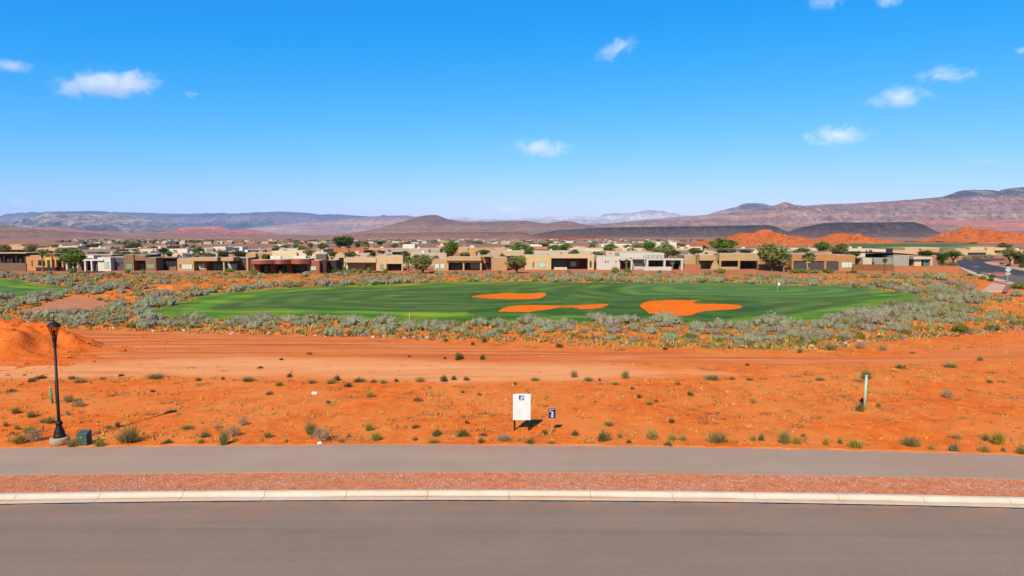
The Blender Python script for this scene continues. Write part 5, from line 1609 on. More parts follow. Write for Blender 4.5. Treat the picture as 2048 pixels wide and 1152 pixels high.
def dome(rng, lumps, n, length, width, core=0.78, lo=0.72, vari=0.3, bottom=-0.05):
    """lumps: rows of cx, cy, cz, r, rz; returns V, F, tint"""
    lumps = np.asarray(lumps, float)
    wgt = lumps[:, 3] ** 2; wgt /= wgt.sum()
    k = rng.choice(len(lumps), n, p=wgt)
    d = rng.normal(0, 1, (n, 3)); d /= np.linalg.norm(d, axis=1, keepdims=True)
    L = lumps[k]
    pos = L[:, :3] + d * np.stack([L[:, 3], L[:, 3], L[:, 4]], 1) * rng.uniform(lo, 1.0, (n, 1))
    ok = pos[:, 2] > bottom
    pos, d = pos[ok], d[ok]
    V = leaves(rng, pos, d, length, width)
    m = len(pos)
    Fc = np.arange(3 * m).reshape(-1, 3)
    br = rng.uniform(1 - vari, 1 + vari, (m, 1)) * np.array([[1, 1, 1]]) * (1 + rng.normal(0, .06, (m, 3)))
    T = np.repeat(br, 3, 0)
    if core:
        bm = bmesh.new(); bmesh.ops.create_icosphere(bm, subdivisions=1, radius=1)
        cv = np.array([v.co[:] for v in bm.verts]); cf = np.array([[v.index for v in f.verts] for f in bm.faces]); bm.free()
        for l in lumps:
            w = l[:3] + cv * np.array([l[3], l[3], l[4]]) * core * rng.uniform(.85, 1.1, (len(cv), 1))
            w[:, 2] = np.maximum(w[:, 2], bottom)
            Fc = np.concatenate([Fc, cf + len(V)]); V = np.concatenate([V, w]); T = np.concatenate([T, np.full((len(w), 3), .8)])
    return V, Fc, T


def sage_lumps(rng, k):
    out = [(0, 0, .30, .62, .52)]
    for _ in range(k):
        a = rng.uniform(0, 6.28); r = rng.uniform(.35, .78)
        s = rng.uniform(.20, .42)
        out.append((r * math.cos(a), r * math.sin(a), rng.uniform(.18, .42), s, s * .95))
    return out


SAGE = leaf_mat('sage_leaf', (0.385, 0.425, 0.275)); SAGEB = leaf_mat('sage_leaf_dry', (0.40, 0.365, 0.295)); YGRN = leaf_mat('rabbitbrush_leaf', (0.215, 0.215, 0.030))
OLIVEG = leaf_mat('olive_scrub', (0.33, 0.30, 0.11)); DGREEN = leaf_mat('dark_scrub', (0.120, 0.135, 0.055)); GREENS = leaf_mat('green_scrub', (0.170, 0.185, 0.070))
STRAW = leaf_mat('straw_grass', (0.52, 0.37, 0.13)); YELLOW = leaf_mat('yellow_grass', (0.45, 0.38, 0.075)); TUMBLE = leaf_mat('tumbleweed_twig', (0.47, 0.35, 0.25)); BROWNS = leaf_mat('brown_scrub', (0.30, 0.19, 0.09))
GREYG = leaf_mat('grey_green_scrub', (0.26, 0.255, 0.165))

rng = np.random.default_rng(21)
SAGE_MESH = []
for i in range(7):
    V, Fc, T = dome(rng, sage_lumps(rng, 8 + i % 3), 760, .095, .030)
    SAGE_MESH.append((V, Fc, T))
SAGE_LOW = [dome(rng, sage_lumps(rng, 3), 80, .20, .075) for _ in range(5)]


def mesh_of(name, vft, mat):
    return np_mesh(name, vft[0], vft[1], [mat], col=vft[2])


sage_me = [mesh_of('sagebrush', s, SAGE) for s in SAGE_MESH]
sageo_me = [mesh_of('sagebrush', s_, leaf_mat('olive_sage', (0.33, 0.33, 0.15))) for s_ in SAGE_MESH[:3]]
sageb_me = [mesh_of('sagebrush', s, SAGEB) for s in SAGE_MESH[:4]]
ygrn_me = [mesh_of('rabbitbrush', dome(rng, sage_lumps(rng, 5), 520, .20, .030), YGRN) for _ in range(3)]

ROCKLINE = GP([(-200, 655), (150, 655), (310, 661), (480, 666), (640, 671), (740, 674), (860, 677), (1000, 680), (1130, 684), (1200, 688), (1300, 690), (1400, 693), (1500, 695), (1560, 696), (1640, 694), (1700, 688), (1760, 681), (1840, 675), (1900, 669), (1960, 664), (2048, 657), (2250, 640)])
RX = np.array([p[0] for p in ROCKLINE]); RY = np.array([p[1] for p in ROCKLINE])
o_ = np.argsort(RX); RX, RY = RX[o_], RY[o_]
RAMP = GP([(1935, 590), (1965, 560), (1900, 530), (2250, 520), (2250, 640), (2030, 600), (2010, 590)])


def rockline(x): return np.interp(x, RX, RY)


def scatter_sage():
    n = 21000
    y = 60 + (181 - 60) * RNG.random(n)
    x = RNG.uniform(-1, 1, n) * (0.80 * y + 6)
    r = np.exp(RNG.normal(-0.42, 0.42, n)); r = np.clip(r, .28, 1.6)
    sd = turf_sd(x, y)
    near_turf = np.exp(-((sd + 3.5) / 4.0) ** 2)
    band = (y < 84) | (np.abs(sd) < 14)
    patch = fbm(x / 13, y / 9, 3, 205)
    dens = 0.10 + 0.60 * sstep(0.44, 0.62, patch) + np.where(y < 88, 0.42, 0.62) * near_turf + 0.72 * (y < 84) - 0.12 * (x > 62)
    back = sstep(120, 150, y)
    dens = dens * (1 - 0.45 * sstep(163, 176, y))
    fr = y - rockline(x)
    dens = dens * sstep(0.3, 3.5, fr) * np.where(fr < 6, 0.75, 1)
    dens = dens * (sd < -0.9) * (sdist(CLAY, x, y) < 0.3) * (sdist(RAMP, x, y) < 0.5)
    mx = np.clip((x + 74) / 37.5, 0, 1)
    dens = dens * ~((x < -36) & (np.abs(y - (63.5 - 3.5 * mx)) < 11.0 * (1 - mx) + 5.5))
    r = r * (1 + 0.30 * near_turf) * np.where((y < 76), .68, np.where(y < 84, .85, 1.0))
    k = RNG.random(n) < dens * 0.60
    x, y, r = x[k], y[k], r[k]
    # thin out overlaps with a coarse grid
    order = np.argsort(-r)
    cell = {}
    keep = []
    for i in order:
        cx, cy = int(x[i] // 2), int(y[i] // 2)
        ok = True
        for a in (-1, 0, 1):
            for b in (-1, 0, 1):
                for j in cell.get((cx + a, cy + b), ()):
                    if (x[i] - x[j]) ** 2 + (y[i] - y[j]) ** 2 < (0.62 * (r[i] + r[j])) ** 2: ok = False; break
                if not ok: break
            if not ok: break
        if ok:
            cell.setdefault((cx, cy), []).append(i); keep.append(i)
    return x[keep], y[keep], r[keep]


SX, SY, SR = scatter_sage()
# the tall clumps in front of the bunkers and beside the turf, as surveyed
BIG = [(1325, 645, 82, 42), (1192, 640, 54, 38), (1250, 648, 60, 30), (1545, 652, 90, 52), (1490, 655, 50, 28), (1440, 656, 60, 32), (1600, 652, 56, 30), (1000, 655, 56, 32), (960, 652, 54, 30), (870, 650, 50, 28),
       (770, 645, 60, 34), (690, 645, 40, 26), (580, 642, 44, 28), (1080, 655, 64, 30), (1130, 652, 48, 26), (1395, 655, 44, 24), (390, 640, 56, 26), (230, 622, 60, 22), (330, 612, 60, 24), (95, 633, 62, 22), (160, 640, 50, 22),
       (300, 640, 60, 24), (60, 606, 40, 16), (66, 600, 30, 14), (120, 560, 40, 16), (1700, 632, 60, 26), (1790, 624, 60, 20), (1880, 603, 60, 20), (1900, 590, 60, 20), (1880, 560, 50, 16), (1960, 595, 70, 24), (2030, 590, 50, 22), (1660, 645, 60, 26)]
sbx, sby, sbr = [], [], []
for u_, v_, w_, h_ in BIG:
    x_, y_ = G(u_, v_)
    if any(sdist(np.array(p), np.array([x_]), np.array([y_]))[0] > 0.5 for p in (TURF, TURF_LEFT)): y_ -= 1.5
    sbx.append(x_); sby.append(y_); sbr.append(w_ / 2 * y_ / F * (.72 if u_ > 1640 else .92))
k = np.ones(len(SX), bool)
for a_, b_, c_ in zip(sbx, sby, sbr): k &= (SX - a_) ** 2 + (SY - b_) ** 2 > (c_ * 0.75 + SR * .4) ** 2
SX = np.concatenate([sbx, SX[k]]); SY = np.concatenate([sby, SY[k]]); SR = np.concatenate([sbr, SR[k]])
NBIG = len(sbx)
SZ = gh(SX, SY)
app = SR / SY; app[:NBIG] += 10
inview = np.abs(SX) < SY * 0.765
order = np.argsort(-(app * inview))
solo, mass = order[:300], order[300:]
FRONT = [(0, 'dirt mound'), (150, 'lamp post'), (330, 'turf\'s left tip'), (520, 'turf\'s left part'), (720, 'boundary stake'), (900, 'lone middle bunker'), (1000, 'long thin bunker'), (1250, 'widest bunker'), (1500, 'golf flag'), (1640, 'turf\'s right part'), (1780, 'turf\'s right tip'), (1900, 'concrete ramp')]
FAR = [(0, 'dark shaded house'), (53, 'orange adobe house'), (132, 'white modern house'), (250, 'brown house'), (356, 'long tan house'), (498, 'red canopy house'), (680, 'beige porch house'), (808, 'garden palms'), (868, 'pergola house'), (1045, 'wide porch house'), (1190, 'roof terrace house'), (1367, 'olive house'), (1520, 'feathery tree'), (1582, 'garage house'), (1709, 'grey modern house'), (1865, 'side street')]


def place(name, me, x, y, z, sx, sz, rz, label, cat, group, parent=None):
    o = link(name, me, parent, (x, y, z))
    o.scale = (sx, sx * random.uniform(.88, 1.12), sz)
    o.rotation_euler = (0, 0, rz)
    return tag(o, label, cat, group)


cell_best = {}
for i in solo:
    u_ = SX[i] / SY[i] * F + W / 2
    fr = SY[i] < 84
    nm = [n_ for a_, n_ in (FRONT if fr else FAR) if a_ <= max(u_, 0)][-1]
    where = 'in the belt in front of the ' + nm if fr else ('close to' if SY[i] > 158 else 'out on the scrub facing') + ' the ' + nm
    if SY[i] < rockline(SX[i]) + 6: where = 'by the stone row, facing the ' + nm
    dry = (i * 37) % 11 < 3 and i >= NBIG
    me = sageb_me[i % len(sageb_me)] if dry else sage_me[i % len(sage_me)]
    if (i * 53) % 13 < 2 and i >= NBIG: me, hue_ = sageo_me[i % 3], 'olive green'
    else: hue_ = 'brownish grey' if dry else 'silvery green'
    kind = ('wide ' if SR[i] > 1.15 else 'small ' if SR[i] < .8 else '') + hue_
    key = (where, kind)
    first = key not in cell_best
    cell_best[key] = cell_best.get(key, 0) + 1
    lab = ('largest ' if first else '') + f'{kind} sagebrush {where}'
    place('sagebrush', me, SX[i], SY[i], SZ[i] - .05, SR[i], SR[i] * random.uniform(.85, 1.05) * (1.05 if i < NBIG else 1), random.uniform(0, 6.28), lab, 'sagebrush', None if first else 'sagebrush ' + where)


def mass_mesh(xs, ys, zs, rs, variants, tints):
    Vs, Fs, Ts = [], [], []
    b = 0
    for x, y, z, r, q in zip(xs, ys, zs, rs, range(len(xs))):
        V, Fc, T = variants[q % len(variants)]
        a = RNG.uniform(0, 6.28); ca, sa = math.cos(a), math.sin(a)
        Vx = V[:, 0] * ca - V[:, 1] * sa; Vy = V[:, 0] * sa + V[:, 1] * ca
        Vs.append(np.stack([Vx * r + x, Vy * r + y, V[:, 2] * r * .95 + z - .04], 1)); Fs.append(Fc + b); Ts.append(T * tints[q]); b += len(V)
    return np.concatenate(Vs), np.concatenate(Fs), np.concatenate(Ts)


tint_ = np.array([(1, 1, 1), (.92, .78, .74), (.92, .86, .50), (.80, .72, .28), (1.18, 1.15, 1.1)])
tn = tint_[RNG.choice(5, len(mass), p=[.34, .16, .22, .18, .10])] * RNG.uniform(.75, 1.1, (len(mass), 1))
V, Fc, T = mass_mesh(SX[mass], SY[mass], SZ[mass], SR[mass], SAGE_LOW, tn)
tag(link('sagebrush_scrub', np_mesh('sagebrush_scrub', V, Fc, [SAGE], col=T)), 'countless smaller sagebrush spread around the golf turf', None, None, 'stuff')


# low straw grass and weeds between the shrubs: one uncountable cover
def ground_cover():
    n = 60000
    y = np.where(RNG.random(n) < .5, RNG.uniform(32, 62, n), RNG.uniform(58, 182, n))
    x = RNG.uniform(-1, 1, n) * (0.79 * y + 3)
    sd = turf_sd(x, y)
    lot = y < rockline(x) - 1
    pt = fbm(x / 9, y / 7, 3, 301)
    dens = np.where(lot, 0.10 + 0.42 * sstep(.48, .64, pt) * (0.35 + 0.65 * sstep(-5, 25, x)), 0.45 + 0.55 * sstep(.40, .56, pt))
    dens = np.where((np.abs(y - rockline(x)) < 2.5), .95, dens)
    dens = np.where(lot & ((sdist(PAD, x, y) > -.5) | (sdist(TRACK, x, y) > -.8)), 0.015, dens)
    dens = dens * (sd < -.4) * (y > PATH_FAR(x) + .3) * (sdist(CLAY, x, y) < 0) * (sdist(RAMP, x, y) < 0)
    k = RNG.random(n) < dens
    x, y, lot = x[k], y[k], lot[k]
    z = gh(x, y); n = len(x)
    nb = 5
    hgt = np.where(lot, 0.04 + 0.24 * RNG.random(n) ** 2.2, RNG.uniform(.18, .50, n))
    wd = np.where(lot, RNG.uniform(.015, .045, n), np.where(RNG.random(n) < .5, .07, .12))
    P0 = np.repeat(np.stack([x, y, z - .01], 1), nb, 0)
    P0[:, :2] += RNG.normal(0, 1, (n * nb, 2)) * np.repeat(hgt, nb)[:, None] * .5
    d = RNG.normal(0, .55, (n * nb, 3)); d[:, 2] = 1
    V = leaves(RNG, P0, d, 1.0, 1.0)
    V = V.reshape(-1, 3, 3)
    H_ = np.repeat(hgt, nb); W_ = np.repeat(wd, nb)
    c0 = P0[:, None, :]
    off = V - c0
    off[:, 2] *= H_[:, None]; off[:, :2] *= W_[:, None, None]
    V = (c0 + off).reshape(-1, 3)
    pal = np.array([(.60, .36, .10), (.50, .31, .09), (.32, .28, .07), (.24, .21, .08), (.34, .17, .07)])
    c = np.where(lot[:, None], pal[RNG.choice(5, n, p=[.34, .22, .18, .16, .10])], pal[RNG.choice(5, n, p=[.14, .20, .34, .26, .06])]) * RNG.uniform(.8, 1.15, (n, 1)) * ALB
    t = NT('cover_blade'); t.base(t.attr('tint').outputs['Color'], .85, .1)
    me = np_mesh('dry_grass', V, np.arange(len(V)).reshape(-1, 3), [t.m], col=np.repeat(c, nb * 3, 0))
    tag(link('dry_grass', me), 'thin dry grass and weeds over the orange soil', None, None, 'stuff')


ground_cover()


# small low weeds in loose drifts over the lot, too many to count
def low_weeds():
    n = 5200
    y = RNG.uniform(32.0, 64, n); x = RNG.uniform(-1, 1, n) * (.80 * y)
    pt = fbm(x / 5, y / 3.5, 3, 331); edge = y - PATH_FAR(x)
    dens = 0.05 + 0.5 * sstep(.52, .68, pt) + 0.35 * np.exp(-edge / 1.6) + 0.35 * np.exp(-((y - 47.5) / 1.6) ** 2)
    dens = np.where((sdist(PAD, x, y) > -.3) | (sdist(TRACK, x, y) > -.5), .012, dens) * (edge > .35)
    k = RNG.random(n) < dens
    x, y = x[k], y[k]; n = len(x)
    vs = []
    for i in range(6):
        r_ = np.random.default_rng(700 + i)
        a = r_.uniform(0, 6.28, 26); q = r_.random(26) ** .7
        p_ = np.stack([np.cos(a) * q, np.sin(a) * q, r_.uniform(0, .25, 26)], 1)
        V_ = leaves(r_, p_, np.stack([np.cos(a), np.sin(a), np.full(26, .5)], 1), .55, .07)
        vs.append((V_, np.arange(len(V_)).reshape(-1, 3), np.ones_like(V_)))
    pal = np.array([(.30, .25, .09), (.36, .24, .12), (.20, .19, .07), (.44, .31, .12), (.26, .15, .08)])
    t = NT('low_weed_leaf'); t.base(t.attr('tint').outputs['Color'], .85, .1)
    sz = .09 + .34 * RNG.random(n) ** 2.2
    V, Fc, T = mass_mesh(x, y, gh(x, y), sz, vs, pal[RNG.choice(5, n)] * RNG.uniform(.75, 1.2, (n, 1)) * ALB)
    tag(link('low_weeds', np_mesh('low_weeds', V, Fc, [t.m], col=T)), 'low brown and olive weeds drifting over the orange lot', None, None, 'stuff')


low_weeds()


# ---- tufts of the near lot, each where it stands: u, v of its foot, width and height in the survey, kind
def tuft_mesh(kind, seed):
    r = np.random.default_rng(seed)
    if kind in ('tumble',):
        n = 620
        d = r.normal(0, 1, (n, 3)); d /= np.linalg.norm(d, axis=1, keepdims=True)
        pos = d * r.uniform(.35, .85, (n, 1)) * np.array([.95, .95, .5]) + np.array([0, 0, .5])
        V = leaves(r, pos[pos[:, 2] > .02], r.normal(0, 1, (int((pos[:, 2] > .02).sum()), 3)), .42, .014)
    elif kind in ('straw', 'yellow', 'olive'):
        n = 380
        a = r.uniform(0, 6.28, n); q = r.random(n) ** .6
        pos = np.stack([np.cos(a) * q * .42, np.sin(a) * q * .42, np.zeros(n)], 1)
        d = np.stack([np.cos(a) * q * .95, np.sin(a) * q * .95, np.ones(n)], 1)
        V = leaves(r, pos, d, .92, .022, .35)
        m2 = 170
        p2 = r.normal(0, .36, (m2, 3)); p2[:, 2] = np.abs(r.normal(.35, .2, m2))
        V = np.concatenate([V, leaves(r, p2, np.stack([p2[:, 0], p2[:, 1], np.full(m2, .5)], 1), .3, .03)])
    else:
        lum = [(0, 0, .25, .55, .6)] + [(r.uniform(-.6, .6), r.uniform(-.6, .6), .2, r.uniform(.25, .4), r.uniform(.3, .55)) for _ in range(5)]
        V, Fc, T = dome(r, lum, 620, .34, .028, core=False, lo=.25, bottom=.0)
    T = np.repeat(r.uniform(.65, 1.3, (len(V) // 3, 1)) * np.ones((1, 3)), 3, 0)
    return V, np.arange(len(V)).reshape(-1, 3), T


KM = {'olive': OLIVEG, 'yellow': YELLOW, 'straw': STRAW, 'green': GREENS, 'dark': DGREEN, 'brown': BROWNS, 'tumble': TUMBLE, 'grey': GREYG}
KN = {'olive': 'olive grass tuft', 'yellow': 'yellow green grass tuft', 'straw': 'straw coloured grass tuft', 'green': 'low green weed', 'dark': 'small dark green weed', 'brown': 'brown withered weed', 'tumble': 'pale dry tumbleweed', 'grey': 'dense grey green shrub'}
KO = {'olive': 'grass_tuft', 'yellow': 'grass_tuft', 'straw': 'grass_tuft', 'green': 'weed', 'dark': 'weed', 'brown': 'weed', 'tumble': 'tumbleweed', 'grey': 'shrub'}
TUFT_ME = {k: [mesh_of(KO[k], tuft_mesh(k, 50 + 7 * i + len(k)), m) for i in range(3)] for k, m in KM.items()}
TUFTS = '''
32 827 18 14 olive;62 834 18 14 olive;12 851 9 11 straw;34 857 12 12 straw;101 845 20 14 olive;86 843 15 10 straw;59 866 21 17 yellow;41 886 28 19 yellow;69 882 34 24 tumble;24 868 9 9 olive
156 814 27 13 tumble;135 830 13 10 tumble;138 805 20 16 straw;257 885 46 32 olive;200 893 22 17 yellow;146 893 30 18 straw;410 874 25 10 green;336 887 27 10 green;375 857 26 9 olive;435 855 22 8 tumble
486 850 22 15 tumble;467 872 31 19 tumble;449 890 23 32 olive;402 887 15 11 yellow;243 752 14 6 dark;62 763 23 8 green;82 757 31 8 green;143 758 14 8 olive;161 766 26 10 straw;205 759 12 6 olive
312 756 37 10 olive;397 760 16 6 dark;445 759 10 7 dark;497 762 28 10 olive;304 783 14 6 dark;24 784 23 8 brown;235 853 10 14 olive;217 856 14 10 straw;536 874 18 12 olive;622 868 25 27 olive
644 882 36 26 tumble;573 886 9 10 olive;683 885 10 11 olive;738 860 19 17 yellow;752 880 25 19 yellow;698 875 10 9 brown;872 871 29 13 green;926 872 30 16 green;868 886 24 9 olive;963 886 20 12 green
966 872 18 8 brown;1007 882 33 13 tumble;829 880 16 7 green;935 847 14 6 dark;832 855 23 8 brown;740 792 20 13 straw;887 762 18 13 dark;909 760 14 10 dark;932 760 20 7 green;840 763 22 11 straw
674 759 18 12 dark;697 772 18 10 dark;662 765 23 9 olive;719 762 26 10 green;748 764 16 7 green;767 766 14 8 olive;792 762 12 7 dark;580 752 16 8 dark;558 770 16 9 olive;538 787 16 9 brown
624 764 18 8 olive;917 718 23 15 dark;966 717 15 10 dark;889 717 8 6 dark;818 714 9 5 dark;618 710 14 6 brown;563 720 11 5 dark;837 800 22 9 brown;656 805 12 6 dark;958 791 10 7 dark
925 785 12 5 green;521 735 14 5 dark;1148 754 16 14 olive;1250 756 17 16 olive;1070 761 20 7 olive;1029 769 12 6 dark;1177 761 22 9 olive;1199 760 10 6 dark;1231 768 18 6 olive;1264 777 12 7 green
1279 796 12 8 dark;1299 809 16 8 olive;1312 803 14 5 brown;1381 788 18 8 dark;1357 767 18 6 brown;1424 758 34 10 olive;1464 758 14 7 olive;1499 760 16 6 green;1506 805 13 13 straw;1206 881 31 23 green
1149 870 23 10 green;1089 868 17 10 green;1060 888 22 11 green;1102 888 20 8 olive;1344 845 14 11 dark;1304 877 27 21 straw;1344 880 19 15 yellow;1335 892 23 11 green;1434 884 42 22 olive;1366 880 18 12 straw
1506 881 15 13 straw;1523 881 15 15 green;1218 850 22 9 olive;1240 875 10 10 olive;1257 886 16 9 green;1494 731 12 6 dark;1733 759 23 21 olive;1720 822 21 19 brown;1757 812 11 10 olive;1568 887 23 27 olive
1593 887 20 15 yellow;1652 890 15 17 yellow;1680 887 10 13 olive;1711 896 29 19 yellow;1822 891 37 21 olive;1911 904 29 19 grey;1913 878 24 12 straw;1970 882 13 15 olive;1996 889 27 27 yellow;1969 904 26 16 straw
2006 903 10 11 grey;2042 909 20 19 olive;1895 796 23 17 tumble;1863 898 14 9 straw;1607 873 12 7 dark;1116 694 18 9 dark;970 685 13 11 dark;945 690 10 8 dark;892 683 14 8 green;1330 700 12 7 dark
1600 706 14 9 green;1660 700 26 14 olive;1720 697 26 12 tumble;1765 702 22 10 tumble;1825 708 14 6 yellow;1960 722 11 9 olive;1900 735 30 9 olive;1800 738 24 9 green;1640 760 20 7 olive;1980 765 18 6 green'''
seen = {}
LANDM = [(118, 885, 'the lamp post'), (168, 885, 'the green utility box'), (1043, 862, 'the white sale board'), (1104, 862, 'the blue lot marker'), (1729, 815, 'the mint pipe'), (629, 787, 'the white bag'), (638, 889, 'the white path scrap'), (103, 808, 'the short green pipe')]
for e_ in TUFTS.replace('\n', ';').split(';'):
    if not e_.strip(): continue
    u_, v_, w_, h_, kd = e_.split(); u_, v_, w_, h_ = map(float, (u_, v_, w_, h_))
    x_, y_ = G(u_, v_)
    s_ = y_ / F
    lm = min(LANDM, key=lambda q: (q[0] - u_) ** 2 + (3 * (q[1] - v_)) ** 2)
    dist = math.hypot(lm[0] - u_, 2 * (lm[1] - v_))
    side = 'left' if u_ < lm[0] else 'right'
    if v_ < 740: where = 'on the bare dirt track, ' + ('left half' if u_ < 1024 else 'right half')
    elif dist < 130: where = ('just ' if dist < 45 else '') + f'{side} of {lm[2]}'
    elif v_ > 862: where = f'at the path edge {side} of {lm[2]}'
    elif v_ < 775: where = f'at the lot\'s far edge, {side} of {lm[2]}'
    else: where = f'in mid lot {side} of {lm[2]}'
    lab = f'{KN[kd]} {where}'
    if w_ >= 27: lab = 'large ' + lab
    elif w_ <= 12: lab = 'tiny ' + lab
    m_ = TUFT_ME[kd][int(u_ + v_) % 3]
    place(KO[kd], m_, x_, y_, gz(x_, y_) - .03, w_ / 2 * s_ * 1.15, h_ * s_ * 1.2, random.uniform(0, 6.28), lab, KO[kd].replace('_', ' '), f'{KN[kd]}s {where}')

# ---- yellow green rabbitbrush by the stone row
YG = [(145, 650, 20, 8), (187, 651, 16, 8), (212, 652, 14, 7), (235, 651, 16, 8), (262, 654, 29, 11), (290, 652, 21, 9), (363, 657, 21, 10), (522, 664, 21, 8), (598, 667, 14, 8), (658, 664, 12, 8), (700, 668, 21, 9), (727, 661, 14, 7), (782, 669, 25, 10),
      (868, 671, 14, 7), (1000, 668, 17, 8), (1040, 671, 20, 8), (1380, 676, 40, 12), (1345, 668, 26, 8), (1440, 684, 24, 9), (1470, 689, 30, 9), (1500, 691, 26, 10), (1560, 691, 26, 10), (1600, 690, 40, 13), (1625, 690, 26, 12), (1680, 681, 28, 11),
      (1720, 677, 24, 14), (1760, 675, 14, 8), (1810, 669, 28, 12), (1920, 664, 42, 22), (1990, 660, 40, 12), (1455, 672, 30, 9), (1530, 684, 24, 9), (1655, 679, 20, 9), (1770, 664, 22, 9), (1860, 672, 20, 8), (1160, 676, 18, 8), (1235, 678, 18, 8), (930, 668, 16, 7), (430, 661, 16, 7), (1880, 660, 20, 9), (2040, 650, 26, 10)]
for q, (u_, v_, w_, h_) in enumerate(YG):
    x_, y_ = G(u_, v_)
    sec = 'left of the lot' if u_ < 400 else 'left of the sale board' if u_ < 1000 else 'right of the sale board' if u_ < 1500 else 'left of the mint pipe' if u_ < 1729 else 'right of the mint pipe'
    lab = ('tall' if h_ > 13 else 'wide low' if w_ > 27 else 'round') + ' yellow green rabbitbrush behind the stone row, ' + sec
    place('rabbitbrush', ygrn_me[q % 3], x_, y_, gz(x_, y_) - .05, w_ / 2 * y_ / F, h_ * y_ / F * 1.15, random.uniform(0, 6.28), lab, 'rabbitbrush', lab)


# ---- row of dumped stones between track and scrub
def stones():
    rng = np.random.default_rng(77)
    mats = [plain((0.20, 0.155, 0.150), .9, .25, 6, name='grey_stone'), plain((0.13, 0.105, 0.105), .9, .25, 6, name='dark_stone'), plain((0.40, 0.28, 0.23), .9, .2, 6, name='pink_stone'), plain((0.66, 0.58, 0.50), .9, .15, 6, name='pale_stone')]
    nm = ['grey', 'dark grey', 'pinkish', 'white']
    mes = []
    for m in mats:
        row = []
        for i in range(3):
            bm = bmesh.new(); bmesh.ops.create_icosphere(bm, subdivisions=1, radius=1)
            for v in bm.verts: v.co = Vector((v.co.x * rng.uniform(.7, 1.25), v.co.y * rng.uniform(.6, 1.1), v.co.z * rng.uniform(.45, .85)))
            me = bpy.data.meshes.new('stone'); bm.to_mesh(me); bm.free(); me.materials.append(m); row.append(me)
        mes.append(row)
    n = 0
    while n < 290:
        u = rng.uniform(280, 2060)
        w = 0.35 + 0.65 * sstep(1150, 1750, u) + 0.5 * math.exp(-((u - 800) / 110) ** 2)
        if rng.random() > w: continue
        x, y = G(u, np.interp(u, [-200, 150, 310, 480, 640, 740, 860, 1000, 1130, 1200, 1300, 1400, 1500, 1560, 1640, 1700, 1760, 1840, 1900, 1960, 2048, 2250], [655, 655, 661, 666, 671, 674, 677, 680, 684, 688, 690, 693, 695, 696, 694, 688, 681, 675, 669, 664, 657, 640]))
        y += rng.normal(0, .55)
        c = rng.choice(4, p=[.38, .28, .22, .12])
        s = rng.uniform(.10, .30)
        sec = 'left of the sale board' if u < 1024 else 'between sale board and mint pipe' if u < 1729 else 'right of the mint pipe'
        o = link('stone', mes[c][rng.integers(3)], None, (x, y, gz(x, y) + s * .2))
        o.scale = (s, s, s); o.rotation_euler = (rng.uniform(-.3, .3), rng.uniform(-.3, .3), rng.uniform(0, 6.28))
        tag(o, f'{nm[c]} stone in the row behind the dirt track, {sec}', 'stone', f'{nm[c]} stones {sec}')
        n += 1


stones()

# ------------------------------------------------------------------ trees and palms
def crown_unit(seed, nl=18, n=1500, leaf=.17):
    r = np.random.default_rng(seed)
    lum = []
    for i in range(nl):
        d = r.normal(0, 1, 3); d /= np.linalg.norm(d)
        q = r.uniform(.25, .68)
        s = r.uniform(.30, .46)
        lum.append((d[0] * q, d[1] * q, d[2] * q, s, s * .9))
    return dome(r, lum, n, leaf, leaf * .38, core=.55, lo=.5, vari=.4, bottom=-9)


CROWNS = [crown_unit(300 + i) for i in range(5)]
TREEC = {'dark': (0.076, 0.144, 0.034), 'green': (0.178, 0.287, 0.044), 'bright': (0.150, 0.300, 0.016), 'olive': (0.282, 0.305, 0.101), 'pale': (0.29, 0.32, 0.17), 'yellow': (0.20, 0.25, 0.035)}
TREEM = {k: leaf_mat(k + '_foliage', c, trans=.2) for k, c in TREEC.items()}
CROWN_ME = {k: [mesh_of('crown', c, TREEM[k]) for c in CROWNS] for k in TREEC}
BARK = plain((0.13, 0.085, 0.055), .95, .25, 4, name='bark')
PALMB = plain((0.24, 0.165, 0.105), .95, .25, 5, name='palm_bark')


def tree(u, vt, vb, w, Y, kind, label, q=0, name='leafy_tree'):
    x, zt = P(u, vt, Y); zb = max(0.2, P(u, vb, Y)[1]); rw = w / 2 * Y / F * 1.22; zt += 0.25; q_s = 1.12
    if vt >= 497 and Y > 203:
        Y = 221; x, zt = P(u, vt, Y); zb = max(0.2, P(u, vb, Y)[1]); rw = w / 2 * Y / F * 1.22; zt += .2
    zb = min(zb, zt - 1.2)
    root = tag(empty(name, (x, Y, 0)), label, 'tree')
    rng = random.Random(int(u * 7))
    mb = MB(); zc = (zt + zb) / 2; rh = (zt - zb) / 2
    tr = max(.10, min(.35, rw * .09))
    fork = max(.3, zb * .6 + .3)
    mb.tube([(0, 0, -.3), (.04, 0, fork * .5), (0, .05, fork)], [tr * 1.3, tr, tr * .85], 7)
    for k in range(4):
        a = k * 1.57 + rng.uniform(0, .6)
        mb.tube([(0, .05, fork - .05), (math.cos(a) * rw * .3, math.sin(a) * rw * .3, (fork + zc) / 2), (math.cos(a) * rw * .55, math.sin(a) * rw * .55, zc + rh * .2)], [tr * .7, tr * .45, tr * .2], 5)
    mb.build('trunk', BARK, root)
    c = link('crown', CROWN_ME[kind][q % 5], root, (0, 0, zc))
    c.scale = (rw, rw * .95, rh * q_s); c.rotation_euler = (0, 0, rng.uniform(0, 6.28))


